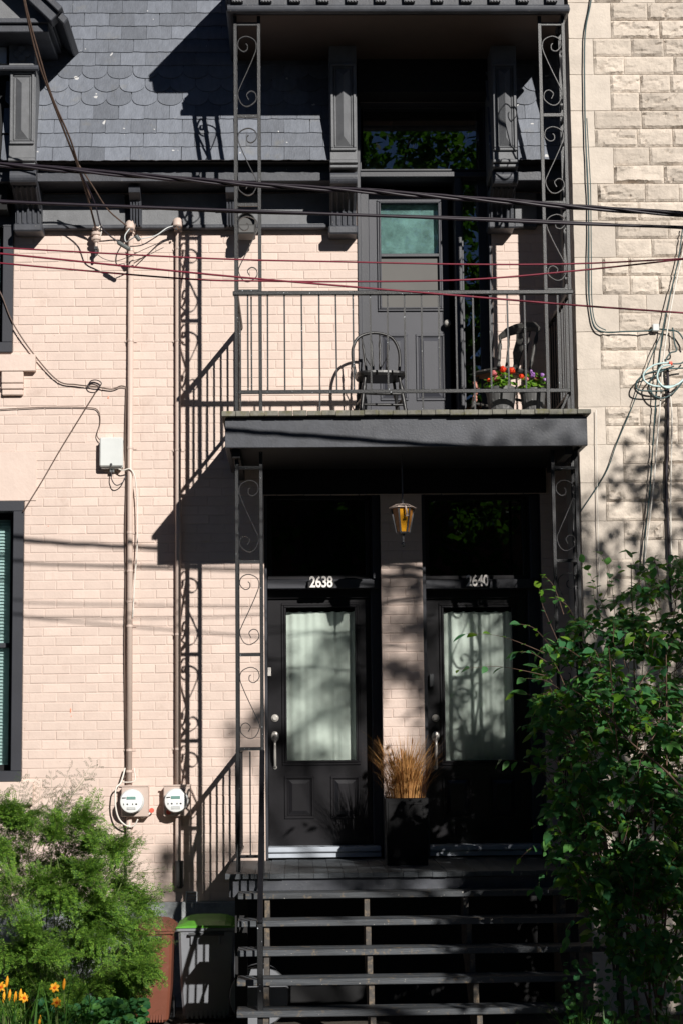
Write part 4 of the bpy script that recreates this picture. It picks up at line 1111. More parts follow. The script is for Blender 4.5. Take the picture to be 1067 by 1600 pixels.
# ================================================================== METERS, CONDUITS, BOXES
def conduit(label, pxs, parts, clamps, r=.0235):
    Yc = -.045
    c = thing('conduit', label, 'conduit', (W(pxs, 1200, Yc).x, Yc, W(pxs, parts[-1][1], Yc).z), 'conduits on the brick wall')
    xl = lambda py: W(pxs, 800, Yc).x
    for (pa, pb) in parts:
        za, zb = W(pxs, pa, Yc).z, W(pxs, pb, Yc).z
        MB().tube([(xl(0), Yc, za), (xl(0), Yc, zb)], r, 14).build('pipe', M['pipe'], c, smooth=True)
    for py in clamps:
        z = W(pxs, py, Yc).z; MB().tube([(xl(0), Yc, z - .009), (xl(0), Yc, z + .009)], r + .004, 14).box(xl(0) - .05, xl(0) + .05, -.012, -.008, z - .008, z + .008).build('clamp', M['pipe'], c)
    # weatherhead
    z = W(pxs, parts[0][0], Yc).z; h = MB()
    h.tube(spline([(xl(0), Yc, z - .02), (xl(0), Yc, z + .02), (xl(0), Yc - .03, z + .045), (xl(0), Yc - .075, z + .03), (xl(0), Yc - .09, z - .005)]), [.034] * 6 + [.040] * 8 + [.044] * 10 + [.040] * 9, 14)
    h.build('weatherhead', M['porcelain'], c, smooth=True)
    for k in range(3):
        an = 2 * pi * k / 3; MB().lathe([(.009, 0), (.008, -.014)], (xl(0) + .018 * cos(an), Yc - .095, z - .01 + .018 * sin(an)), 10, 'Y').build('wire_port', M['ink'], c)
    return xl(0), z
P1 = conduit('left peach-painted conduit running from weatherhead to the left electric meter', 204, [(362, 1228), (1275, 1318)], (391, 532, 700, 832, 892, 940, 978, 1172, 1205))
P2 = conduit('right peach-painted conduit half in the column shadow, running through the right meter', 279, [(358, 1228), (1270, 1384)], (388, 532, 703, 832, 991, 1170))
q = W(281, 1384, -.05); MB().tube([(q.x, -.055, W(281, 1345, -.05).z), (q.x, -.055, q.z), (q.x, -.055, q.z - .02)], [.034, .034, .02], 12).build('conduit_boot', M['vent'], bpy.data.objects['conduit.001'])
def meter(px, py, label, side):
    c = W(px, py, -.12); m = thing('electric_meter', label, 'electric meter', (c.x, 0, c.z - .12), 'electric meters on the wall')
    a, b, z0, z1 = c.x - .10 + side, c.x + .118 + side, c.z - .125, c.z + .115
    MB().box(a, b, -.105, -.008, z0, z1).build('box', M['box_peach'], m, bevel=.006)
    MB().box(a - .006, b + .006, -.112, -.100, z1 + .002, z1 + .012).build('box_lid', M['box_peach'], m)
    r = .098
    MB().lathe([(r, .0), (r, -.03), (r * .96, -.034)], (c.x, -.107, c.z), 32, 'Y').build('rim', M['meter_grey'], m)
    d = MB().lathe([(r * .93, -.032), (r * .93, -.075), (r * .88, -.086), (r * .6, -.092), (.004, -.094)], (c.x, -.107, c.z), 32, 'Y').build('dial', M['meter_white'], m, smooth=False)
    yf = -.107 - .0945
    MB().box(c.x - .036, c.x + .036, yf - .003, yf + .004, c.z + .018, c.z + .040).build('display', M['lcd'], d)
    mk = MB()
    mk.box(c.x - .072, c.x - .042, yf + .000, yf + .006, c.z + .026, c.z + .034)
    for xx, ww in ((-.062, .006), (-.036, .012), (.008, .008), (.034, .014)): mk.box(c.x + xx, c.x + xx + ww, yf - .001, yf + .006, c.z - .026, c.z - .014)
    for k in range(3): mk.box(c.x - .035, c.x + .035, yf - .0005, yf + .006, c.z - .044 - k * .009, c.z - .0425 - k * .009)
    mk.build('markings', M['ink'], d)
    return c
m1 = meter(207, 1252, 'left round white electric meter with a loose white cable round it', .012)
m2 = meter(276, 1251, 'right round white electric meter beside the column shadow', -.004)
q = W(264, 1269, -.11); o = MB().lathe([(.020, 0), (.018, -.010), (.006, -.013)], (q.x, -.104, q.z), 16, 'Y').build('red_seal', M['red_tip'], bpy.data.objects['electric_meter.001'])
q = W(238, 1266, -.03); mb = MB(); mb.tube(spline([W(222, 1278, -.05), W(231, 1274, -.06), W(237, 1268, -.05)]), .008, 8)
hk = mb.build('wire_connector', M['cable_white'], None, smooth=True); tag(hk, 'short white wire stub with orange tip beside the left meter', 'wire')
MB().lathe([(.018, -.012), (.020, 0), (.012, .012)], (q.x, -.055, q.z), 12, 'Y').build('tip', M['red_tip'], hk)

a, b, c, d = R(157, 684, 192, 731, -.10)
bx_ = thing('utility_box', 'small pale grey plastic cable box on the brick wall beside the left conduit', 'utility box', ((a + b) / 2, 0, c))
MB().box(a, b, -.085, -.008, c, d).build('back_box', M['box_white'], bx_, bevel=.010)
MB().box(a - .004, b + .004, -.105, -.086, c + .012, d + .004).build('cover', M['box_white'], bx_, bevel=.012)
MB().lathe([(.010, 0), (.010, -.006)], ((a + b) / 2, -.105, c + .028), 12, 'Y').build('lock', M['ink'], bx_)
for k in (-.01, .012): MB().tube([((a + b) / 2 + k, -.05, c), ((a + b) / 2 + k, -.05, c - .03)], .010, 8).build('gland', M['splice'], bx_)

# little vent with flap near the floor, dryer vent under the eaves
a, b, c, d = R(291, 1393, 309, 1411, -.03)
vt = thing('wall_vent', 'small white plastic vent low on the wall above the foundation', 'vent', ((a + b) / 2, 0, c))
MB().ring(a, b, c, d, .008, -.055, -.009).build('frame', M['box_white'], vt, bevel=.003)
for k in range(3): MB().bar((a + .006, -.045, c + .02 + k * .022), (b - .006, -.045, c + .02 + k * .022), .02, .006).build('louvre', M['white_metal'], vt)
q = W(386, 352, -.12)
vt = thing('exhaust_vent', 'dark metal exhaust vent under the eaves behind the upper left column', 'vent', (q.x, 0, q.z - .1))
MB().lathe([(.078, 0), (.078, -.16), (.070, -.165), (.066, -.12)], (q.x, -.07, q.z), 22, 'Y').build('pipe', M['vent'], vt, smooth=False)
MB().prism([(-.10, -.03), (-.26, -.03), (-.27, -.11), (-.12, -.13)], lambda p_, q_, t_: (t_, p_, q.z + q_), q.x - .072, q.x + .072).build('hood', M['vent'], vt, bevel=.01)
MB().lathe([(.10, 0), (.10, -.012)], (q.x, -.068, q.z), 20, 'Y').build('flange', M['vent'], vt)

# insulator with its bracket
q = W(151, 372, -.10)
ins = thing('insulator', 'porcelain wire insulator on a wall bracket left of the conduits', 'insulator', (q.x, 0, q.z - .1))
MB().lathe([(.012, -.10), (.012, -.04), (.022, -.035), (.030, -.02), (.040, -.015), (.042, 0), (.028, .008), (.028, .02), (.040, .026), (.042, .045), (.026, .055), (.026, .07), (.034, .075), (.030, .09), (.01, .095)], (q.x, -.10, q.z), 18).build('body', M['porcelain'], ins, smooth=False)
MB().box(q.x - .014, q.x + .014, -.12, -.008, q.z - .10, q.z - .075).box(q.x - .008, q.x + .008, -.112, -.088, q.z - .15, q.z - .09).build('bracket', M['ink'], ins)
MB().tube(spline([(q.x + .02, -.13, q.z + .08), (q.x + .045, -.12, q.z + .10), (q.x + .04, -.11, q.z + .03), (q.x + .02, -.10, q.z + .0)]), .005, 6).build('tie_wire', M['cable_white'], ins)

# ================================================================== CABLES
def cable(name, label, pts, r, m, cat='cable', group=None, n=8, sub=6):
    P = [W(p[0], p[1], p[2]) for p in pts]
    o = MB().tube(spline(P, sub), r, n).build(name, M[m], None, smooth=True); tag(o, label, cat, group); return o
YW = -3.6
SG = 'cables spanning the street front'
# thick twisted bundle
ctr = [(-120, 246), (0, 257), (200, 273), (370, 287), (560, 298), (700, 308), (880, 322), (1067, 335), (1200, 347)]
def strand(dp, ph, amp, r, m):
    out = []
    for i in range(90):
        f = i / 89 * (len(ctr) - 1); k = min(int(f), len(ctr) - 2); t = f - k
        x = ctr[k][0] * (1 - t) + ctr[k + 1][0] * t; y = ctr[k][1] * (1 - t) + ctr[k + 1][1] * t
        p = W(x, y, YW); a_ = i * .42 + ph; out.append(p + Vector((0, amp * cos(a_), amp * sin(a_) + dp)))
    return MB().tube(spline(out, 2), r, 8)
th = thing('cable_bundle', 'thick twisted black cable bundle crossing the whole facade, topmost of the street cables', 'cable', W(0, 257, YW), SG)
strand(0, 0, .010, .0100, 0).build('strand', M['cable'], th, smooth=True); strand(0, 2.1, .011, .0095, 0).build('strand', M['cable'], th, smooth=True); strand(0, 4.2, .011, .0085, 0).build('strand', M['cable'], th, smooth=True)
strand(.016, 1, .003, .0035, 0).build('lashing_wire', M['cable'], th, smooth=True)
cable('street_cable', 'black cable running just below the thick bundle', [(-100, 309, YW), (0, 315, YW), (370, 329, YW), (640, 339, YW), (880, 349, YW), (1067, 355, YW), (1170, 358, YW)], .0105, 'cable', group=SG)
cable('street_cable', 'thin dark cable twinned just above the second black cable', [(-100, 307, YW + .02), (0, 313, YW + .02), (370, 332, YW + .02), (640, 337, YW + .02), (880, 346, YW + .02), (1067, 357, YW + .02), (1170, 361, YW + .02)], .006, 'cable', group=SG)
cable('street_cable', 'uppermost of the three thin red cables', [(-90, 382, YW), (0, 387, YW), (330, 404, YW), (530, 409, YW), (730, 413, YW), (900, 412, YW), (1067, 404, YW), (1150, 399, YW)], .0055, 'cable_red', group=SG)
cable('street_cable', 'red cable slanting down across all others to the right edge', [(-90, 388, YW - .03), (0, 396, YW - .03), (330, 429, YW - .03), (560, 449, YW - .03), (730, 463, YW - .03), (900, 477, YW - .03), (1067, 489, YW - .03), (1150, 496, YW - .03)], .0065, 'cable_red', group=SG)
cable('street_cable', 'lowest red cable at the left, rising again towards the right', [(-90, 401, YW + .03), (0, 411, YW + .03), (280, 435, YW + .03), (400, 439, YW + .03), (560, 440, YW + .03), (730, 437, YW + .03), (900, 423, YW + .03), (1067, 405, YW + .03), (1150, 396, YW + .03)], .0058, 'cable_red', group=SG)
# service drop from the top left to the insulator
SV = [(30, -60, -1.9), (38, 0, -1.75), (58, 88, -1.45), (80, 150, -1.2), (105, 215, -.9), (123, 262, -.62), (138, 310, -.36), (149, 352, -.16), (152, 366, -.11)]
cable('service_drop', 'twisted brown service cable dropping from the top left to the insulator', SV, .0085, 'cable_brown')
cable('service_drop', 'second strand wound along the brown service cable', [(p[0] + 3 + 1.5 * (-1) ** i, p[1], p[2]) for i, p in enumerate(SV[:7])], .0075, 'cable_brown')
cable('service_wire', 'black service wire curving down to the splice beside the left weatherhead', [(123, 262, -.62), (148, 315, -.45), (158, 352, -.4), (172, 368, -.36), (186, 378, -.34)], .006, 'cable')
cable('service_wire', 'grey-brown service wire curving into the left weatherhead', [(124, 258, -.62), (145, 290, -.5), (168, 326, -.34), (190, 346, -.2), (203, 356, -.14)], .006, 'cable_brown')
def splice(label, x, y, Y, dx, dy):
    a_, b_ = W(x - dx, y - dy, Y), W(x + dx, y + dy, Y); tag(MB().tube([a_, a_.lerp(b_, .08), a_.lerp(b_, .92), b_], [.008, .018, .018, .008], 10).build('cable_splice', M['splice']), label, 'cable splice', 'cable splices')
splice('dark ribbed cable splice slanting beside the left weatherhead', 194, 384, -.34, 10, 6)
splice('round dark cable splice hanging right of the left weatherhead', 216, 372, -.32, 3, 4)
cable('connecting_wire', 'black looped wire from the splice up to the right weatherhead', [(204, 385, -.34), (222, 383, -.28), (240, 373, -.2), (258, 361, -.15), (275, 354, -.14)], .005, 'cable')
cable('connecting_wire', 'grey wire from the round splice to the right weatherhead', [(219, 373, -.32), (232, 371, -.25), (246, 367, -.2), (262, 356, -.15), (277, 352, -.14)], .005, 'meter_grey')
cable('connecting_wire', 'thin black wire sagging from insulator to the left conduit', [(152, 397, -.09), (162, 404, -.06), (178, 408, -.05), (195, 404, -.06), (225, 390, -.1), (262, 374, -.09)], .0028, 'cable')
cable('connecting_wire', 'short grey wire looping out of the left weatherhead', [(204, 356, -.14), (196, 368, -.2), (198, 378, -.24), (208, 372, -.3), (215, 369, -.32)], .005, 'meter_grey')
# wall cables
cable('wall_cable', 'dark red wire sagging from the upper left window to the knot of wire', [(-20, 440, -.05), (0, 455, -.05), (20, 503, -.05), (50, 549, -.04), (90, 594, -.03), (120, 601, -.03), (148, 604, -.03), (175, 608, -.03), (190, 603, -.03), (200, 606, -.02)], .0055, 'cable_brown')
cable('wire_knot', 'small knotted loop of dark wire on the bricks left of the conduit', [(138, 602, -.03), (143, 595, -.04), (152, 594, -.04), (159, 599, -.04), (152, 608, -.04), (141, 607, -.04), (138, 601, -.035), (146, 597, -.03), (157, 602, -.03), (150, 612, -.03)], .0045, 'cable', 'wire')
cable('wall_cable', 'thin brown wire running along the bricks and down into the utility box', [(-20, 641, -.02), (30, 638, -.02), (90, 636, -.02), (140, 637, -.02), (154, 642, -.02), (157, 660, -.02), (152, 680, -.03), (160, 690, -.04)], .0040, 'cable_brown')
cable('wall_cable', 'dark cable strapped along the left side of the left conduit', [(198, 605, -.02), (197, 640, -.02), (196, 690, -.02), (198, 750, -.02), (196, 830, -.02), (197, 900, -.02), (195, 1000, -.02), (196, 1100, -.02), (197, 1200, -.02), (195, 1216, -.03)], .0065, 'cable_brown')
cable('wall_cable', 'white cable bowed out from the left conduit below the utility box', [(182, 730, -.06), (192, 735, -.07), (204, 733, -.08), (212, 748, -.08), (215, 790, -.06), (215, 850, -.06), (211, 910, -.06), (208, 965, -.075)], .0055, 'cable_white')
cable('wall_cable', 'small dark loop of cable hanging under the utility box', [(176, 733, -.05), (175, 748, -.06), (182, 758, -.07), (192, 754, -.06), (198, 742, -.04)], .0045, 'cable')
cable('wall_cable', 'white cable looping round the left meter box', [(196, 1200, -.06), (190, 1222, -.1), (182, 1232, -.12), (181, 1256, -.13), (186, 1278, -.12), (198, 1290, -.10), (210, 1290, -.10), (216, 1280, -.11)], .0065, 'cable_white')
cable('wall_cable', 'white cable crossing the left conduit above its meter', [(210, 1200, -.08), (212, 1218, -.09), (205, 1222, -.09), (192, 1222, -.08)], .005, 'cable_white')
cable('wall_cable', 'dark ground wire running down under the left meter', [(197, 1285, -.05), (198, 1310, -.02), (197, 1350, -.02), (197, 1400, -.02)], .008, 'cable')
cable('wall_cable', 'thin dark line slanting from the knot down to the lower left window', [(151, 611, -.03), (128, 648, -.03), (95, 702, -.025), (66, 752, -.025), (36, 800, -.05)], .0045, 'cable_brown')  # dark line along the bricks, modelled as a thin tube
# cables on the stone wall
YC = YS - .03; CG = 'cables on the stone wall'
cable('wall_cable', 'dark green cable running down the quoins and bending to the junction box', [(928, -30, YC), (921, 10, YC), (913, 60, YC), (913, 170, YC), (916, 260, YC), (919, 340, YC), (918, 430, YC), (921, 480, YC), (928, 510, YC), (945, 519, YC - .01), (975, 518, YC - .02), (1010, 517, YC - .02), (1020, 514, YC - .02)], .0062, 'cable_green', group=CG, sub=5)
cable('wall_cable', 'thinner green cable beside the first one on the quoins', [(916, 185, YC), (919, 240, YC), (922, 300, YC), (923, 400, YC), (924, 470, YC), (930, 505, YC), (946, 516, YC)], .0042, 'cable_green', group=CG, sub=5)
tag(MB().box(*[v for v in (W(1018, 510, YC).x, W(1028, 510, YC).x)], YS - .06, YS - .01, W(1023, 518, YC).z, W(1023, 507, YC).z).build('junction_box', M['meter_grey'], bevel=.004), 'tiny grey junction box on the stone wall at the end of the green cable', 'junction box')
cable('wall_cable', 'white cable running straight down the stone wall at the right', [(1072, 370, YC - .02), (1060, 420, YC - .02), (1046, 490, YC - .03), (1036, 560, YC - .04), (1030, 640, YC - .03), (1025, 700, YC - .03), (1020, 760, YC - .03), (1012, 830, YC - .03), (1006, 880, YC - .03), (1000, 945, YC - .03)], .0058, 'cable_white', group=CG)
cable('wall_cable', 'dark green cable hanging loosely beside the white one', [(1066, 355, YC - .02), (1058, 410, YC - .03), (1044, 470, YC - .04), (1034, 520, YC - .05), (1028, 580, YC - .05), (1022, 650, YC - .03), (1019, 700, YC - .02), (1015, 760, YC - .02), (1008, 830, YC - .02), (1003, 900, YC - .02)], .0052, 'cable_green', group=CG)
cable('wall_cable', 'pale blue cable coiled in a loop with a red tip', [(1046, 566, YC - .08), (1022, 570, YC - .08), (1006, 582, YC - .08), (1006, 594, YC - .08), (1018, 602, YC - .08), (1036, 604, YC - .08), (1055, 602, YC - .08), (1068, 592, YC - .06)], .0072, 'cable_aqua', group=CG)
cable('wall_cable', 'second pale coil of cable inside the loop with the red tip', [(1047, 570, YC - .10), (1032, 574, YC - .09), (1026, 588, YC - .09), (1032, 601, YC - .09), (1044, 606, YC - .09), (1058, 600, YC - .09)], .0068, 'cable_aqua', group=CG)
a_ = W(1047, 568, YC - .09); tag(MB().tube([a_ + Vector((-.012, 0, 0)), a_ + Vector((.012, 0, 0))], .016, 10).build('cable_clip', M['red_tip']), 'red clip on the coiled pale cable at the right edge', 'cable clip')
cable('wall_cable', 'large dark green loop of cable around the pale coil', [(1068, 575, YC - .05), (1030, 578, YC - .06), (1002, 588, YC - .06), (993, 602, YC - .06), (1000, 610, YC - .06), (1030, 611, YC - .06), (1042, 610, YC - .05)], .0062, 'cable_green', group=CG)
cable('wall_cable', 'lower dark green loop of cable hanging under the pale coil', [(1052, 572, YC - .05), (1025, 584, YC - .06), (1013, 600, YC - .06), (1020, 617, YC - .06), (1035, 622, YC - .06), (1052, 613, YC - .05), (1066, 596, YC - .05)], .0062, 'cable_green', group=CG)
cable('wall_cable', 'tangled dark cable from the junction box to the right edge', [(1028, 514, YC - .02), (1046, 516, YC - .03), (1060, 520, YC - .04), (1072, 540, YC - .04)], .006, 'cable_green', group=CG)
cable('wall_cable', 'dark tangled cable above the coil at the right edge', [(1050, 512, YC - .03), (1053, 535, YC - .04), (1056, 548, YC - .05), (1046, 552, YC - .05), (1040, 566, YC - .06), (1062, 568, YC - .05), (1072, 560, YC - .04)], .006, 'cable_green', group=CG)
cable('wall_cable', 'thick black conduit cable dropping from the coil into the shrub', [(1042, 575, YC - .02), (1043, 620, YC - .01), (1042, 690, YC), (1040, 760, YC), (1043, 820, YC), (1046, 900, YC), (1050, 960, YC)], .012, 'cable', group=CG)
cable('wall_cable', 'white cable beside the thick black one going into the shrub', [(1046, 615, YC - .03), (1049, 650, YC - .025), (1048, 720, YC - .02), (1047, 790, YC - .02), (1048, 860, YC - .02), (1050, 950, YC - .02)], .0055, 'cable_white', group=CG)
cable('wall_cable', 'thin pale wire tacked straight down the quoin edge', [(931, 640, YC), (932, 740, YC), (934, 840, YC), (938, 980, YC)], .0035, 'cable_white', group=CG)
cable('wall_cable', 'dark wire slanting from the coil down to the left', [(1034, 518, YC - .04), (1022, 545, YC - .05), (1004, 590, YC - .04), (985, 640, YC - .01), (962, 695, YC), (945, 740, YC), (906, 800, YC)], .0042, 'cable_green', group=CG)

# ================================================================== BINS
def wheelie(label, px0, px1, py_top, py_bot, Y, body_m, lid_m, name='wheeled_bin'):
    a, b, c, d = R(px0, py_top, px1, py_bot, Y); c = GZ + .01; dp = .42; w = b - a
    t = thing(name, label, 'bin', ((a + b) / 2, Y + dp / 2, c), 'bins beside the steps')
    mb = MB(); tp = .035; lip = d - .07
    lv = [(a + tp, b - tp, Y + tp, Y + dp - tp, c + .02), (a + tp * .5, b - tp * .5, Y + .015, Y + dp - .02, c + .25), (a, b, Y, Y + dp, lip)]
    vs_ = []
    for x0, x1, y0, y1, z in lv: vs_ += [(x0, y0, z), (x1, y0, z), (x1, y1, z), (x0, y1, z)]
    mb.add(vs_, [(3, 2, 1, 0)] + [(4 * r + k, 4 * r + (k + 1) % 4, 4 * r + 4 + (k + 1) % 4, 4 * r + 4 + k) for r in range(2) for k in range(4)] + [(8, 9, 10, 11)])
    mb.build('body', M[body_m], t, bevel=.018)
    MB().box(a - .012, b + .012, Y - .012, Y + dp + .012, lip - .012, lip + .018).build('rim', M[body_m], t, bevel=.006)
    n = 10; l = MB(); idx = {}
    for j in range(5):
        for i in range(n + 1):
            u, v = i / n, j / 4; z = lip + .022 + .055 * (1 - (2 * u - 1) ** 4) * (.6 + .4 * v) * (1 if 0 < j else .35)
            idx[i, j] = len(l.v); l.v.append((a - .016 + (w + .032) * u, Y - .02 + (dp + .04) * v, z))
    for j in range(4):
        for i in range(n): l.f.append((idx[i, j], idx[i + 1, j], idx[i + 1, j + 1], idx[i, j + 1]))
    e = len(l.v)
    for i in range(n + 1): l.v.append((a - .016 + (w + .032) * i / n, Y - .02, lip + .015))
    for i in range(n): l.f.append((e + i, e + i + 1, idx[i + 1, 0], idx[i, 0]))
    l.build('lid', M[lid_m], t, smooth=False)
    for s in (a + .02, b - .045):
        MB().lathe([(.085, 0), (.09, .005), (.09, .035), (.085, .04)], (s, Y + dp - .03, c + .075), 16, 'X').build('wheel', M['dark_plastic'], t)
    for xx in (a + w * .25, a + w * .72):
        MB().box(xx - .012, xx + .012, Y - .024, Y - .001, lip - .11, lip - .02).build('rib', M[body_m], t, bevel=.003)
    MB().tube([(a + .08, Y - .03, lip - .03), (b - .08, Y - .03, lip - .03)], .012, 8).build('handle', M['dark_plastic'], t)
    k = MB()
    for i in range(9): k.box(a + .06 + i * (w - .12) / 9, a + .06 + (i + .5) * (w - .12) / 9, Y + .025, Y + .045, c + .02, c + .075)
    k.build('foot_grille', M[body_m], t)
wheelie('brown plastic bin standing beside the feathery shrub', 205, 270, 1443, 1590, -1.0, 'brown_plastic', 'brown_plastic', 'compost_bin')
wheelie('grey wheeled bin with lime green lid, left of the steps', 279, 368, 1438, 1588, -.85, 'grey_plastic', 'green_plastic')
q = W(405, 1545, -1.1)
tb = thing('plastic_tub', 'pale grey rounded plastic tub lying under the wooden steps', 'tub', (q.x, -1.1, GZ))
R_ = .22
MB().lathe([(R_ * .98, 0), (R_, .02), (R_ * .97, .05), (R_ * .88, .42), (R_ * .8, .44)], (q.x, -1.1, GZ + R_ + .005), 26, 'Y').build('body', M['grey_plastic'], tb, smooth=False)
MB().lathe([(R_ * 1.03, .0), (R_ * 1.03, .03)], (q.x, -1.07, GZ + R_ + .005), 26, 'Y').build('rim', M['dark_plastic'], tb)

# ================================================================== LEAVES
def leaf_mesh(L, w, seed):
    rr = random.Random(seed); b = MB(); prof = [(0, .05), (.12, .62), (.35, 1.0), (.62, .82), (.85, .38), (1.0, .02)]
    cv = rr.uniform(.12, .3); fold = rr.uniform(.10, .28); tw = rr.uniform(-.15, .15)
    for k, (t, ww) in enumerate(prof):
        x = t * L; z = -cv * L * t * t; h = w / 2 * ww
        b.v += [(x, -h, z + h * fold + tw * h * t), (x, 0, z), (x, h, z + h * fold - tw * h * t)]
    for k in range(len(prof) - 1):
        for s in (0, 1): b.f.append((3 * k + s, 3 * k + 3 + s, 3 * k + 4 + s, 3 * k + 1 + s))
    return b
def frame_from(d, up):
    x = d.normalized(); y = up.cross(x)
    y = y.normalized() if y.length > 1e-4 else Vector((0, 1, 0)); z = x.cross(y)
    return Matrix(((x.x, y.x, z.x), (x.y, y.y, z.y), (x.z, y.z, z.z)))

# ---- right-hand broad-leaved shrub
rg = random.Random(21)
sb = W(985, 1600, -2.3)
shrub = thing('leafy_shrub', 'tall dark green broad-leaved shrub covering the lower stone wall at the right', 'shrub', (sb.x, -2.2, GZ))
LM = [leaf_mesh(rnd(.080, .112), rnd(.046, .060), k) for k in range(6)]
LMm = []
for b_ in LM:
    me = b_.mesh('leaf'); me.polygons.foreach_set('use_smooth', [True] * len(me.polygons)); me.materials.append(M['leaf']); LMm.append(me)
LMn = []
for b_ in LM[:3]:
    me = b_.mesh('leaf'); me.polygons.foreach_set('use_smooth', [True] * len(me.polygons)); me.materials.append(M['leaf_new']); LMn.append(me)
ell = [((985, 1075), (160, 120), -2.15, .45), ((968, 1180), (155, 130), -2.3, .55), ((985, 1310), (138, 120), -2.4, .55), ((1015, 1420), (105, 110), -2.45, .5), ((1040, 960), (95, 80), -2.0, .4)]
leaves = []; stems = MB()
def sprig(p0, p1, nl, size=1.0, droop=.06, new=.17, r=.003):
    mid = p0.lerp(p1, .55) + Vector((rg.gauss(0, .02), rg.gauss(0, .02), droop)); pth = spline([p0, mid, p1], 6)
    stems.tube(pth, [r * (1 - .7 * i / len(pth)) for i in range(len(pth))], 5, False)
    for k in range(nl):
        f = .25 + .75 * k / max(1, nl - 1); i = min(int(f * (len(pth) - 1)), len(pth) - 2); p = pth[i].lerp(pth[i + 1], f * (len(pth) - 1) - i)
        t = (pth[i + 1] - pth[i]).normalized(); s = 1 if k % 2 else -1
        side = t.cross(Vector((0, 0, 1)));  side = side.normalized() if side.length > .05 else Vector((1, 0, 0))
        d = (t * .55 + side * s * .8 + Vector((rg.gauss(0, .25), rg.gauss(0, .25) - .15, rg.gauss(-.15, .3)))).normalized()
        up = Vector((rg.gauss(0, .35), -.55 + rg.gauss(0, .3), 1)).normalized()
        leaves.append((p + d * .008, frame_from(d, up), size * rg.uniform(.45, 1.15), rg.random() < new))
root = Vector((sb.x + .1, -2.3, GZ))
mains = []
for (tx, ty, Y) in ((905, 960, -2.1), (985, 880, -2.0), (1060, 900, -2.0), (860, 1080, -2.3), (950, 1010, -2.5), (1040, 1010, -2.4), (1100, 1120, -2.3), (900, 1250, -2.6), (1020, 1250, -2.7), (1110, 1300, -2.4)):
    e = W(tx, ty, Y); m_ = root.lerp(e, .5) + Vector((rg.gauss(0, .06), rg.gauss(0, .06), .12)); pth = spline([root + Vector((rg.gauss(0, .08), rg.gauss(0, .06), 0)), m_, e], 8)
    stems.tube(pth, [.011 * (1 - .75 * i / len(pth)) for i in range(len(pth))], 6, False); mains.append(pth)
# the long bare branch that crosses the foliage
bb = spline([W(1075, 1245, -2.75), W(1040, 1205, -2.75), W(985, 1160, -2.75), W(940, 1110, -2.75), W(890, 1075, -2.7)], 8); stems.tube(bb, [.0085 * (1 - .6 * i / len(bb)) for i in range(len(bb))], 6)
for (c, r_, Yc, dy), cnt in zip(ell, (215, 290, 290, 230, 110)):
    for _ in range(cnt):
        an = rg.uniform(0, 2 * pi); rad = rg.uniform(.15, 1) ** .5
        px_, py_ = c[0] + cos(an) * r_[0] * rad, c[1] + sin(an) * r_[1] * rad; Y = Yc + rg.uniform(-dy, dy) * (1 - .5 * rad)
        e = W(px_, py_, Y); dirx = cos(an)
        st = e + Vector((-dirx * rg.uniform(.10, .26), rg.uniform(-.05, .15), rg.uniform(-.20, .05)))
        sprig(st, e, rg.randint(5, 9))
for (xa, ya, xb, yb, Y, nl, nw) in ((850, 1020, 728, 990, -2.4, 5, .7), (850, 1055, 716, 1046, -2.35, 5, .6), (880, 1220, 785, 1187, -2.5, 6, .1), (840, 1320, 803, 1350, -2.5, 4, .1), (870, 1000, 842, 920, -2.3, 6, .4),
                                   (905, 985, 868, 935, -2.2, 6, .4), (960, 1000, 912, 880, -2.1, 9, .35), (960, 960, 940, 868, -2.1, 6, .25), (1010, 960, 985, 862, -2.0, 8, .15), (1000, 930, 1000, 900, -2.1, 5, .2),
                                   (890, 1090, 820, 1060, -2.4, 7, .15), (860, 1010, 812, 975, -2.35, 7, .3), (850, 1100, 800, 1085, -2.4, 6, .2), (862, 1040, 805, 1020, -2.4, 7, .3), (880, 960, 850, 900, -2.3, 6, .4), (870, 1350, 835, 1390, -2.5, 6, .2), (900, 1430, 880, 1480, -2.55, 6, .1), (880, 1160, 815, 1135, -2.4, 6, .2), (880, 1270, 838, 1290, -2.5, 6, .1), (960, 1010, 925, 905, -2.2, 7, .2), (1050, 940, 1062, 880, -2.1, 6, .1), (930, 960, 968, 890, -2.2, 5, .2)):
    sprig(W(xa, ya, Y), W(xb, yb, Y), nl, 1.0, .04, nw, .0025)
stems.build('branches', M['twig'], shrub, smooth=True)
leaves.sort(key=lambda l: l[0].y - .12 * l[2])
rest_l, rest_n = MB(), MB()
for i, (p, fr, s, nw) in enumerate(leaves):
    k = i % 6
    if i < 300:
        o = bpy.data.objects.new('leaf', LMn[k % 3] if nw else LMm[k]); COL.objects.link(o); o.parent = shrub; o.matrix_parent_inverse = Matrix.Translation(-shrub.location)
        o.matrix_basis = Matrix.Translation(p) @ fr.to_4x4() @ Matrix.Scale(s, 4)
    else:
        b_ = LM[k]; (rest_n if nw else rest_l).add([p + fr @ (Vector(v) * s) for v in b_.v], b_.f)
rest_l.build('foliage', M['leaf'], shrub, smooth=True, stuff=True); rest_n.build('young_foliage', M['leaf_new'], shrub, smooth=True, stuff=True)

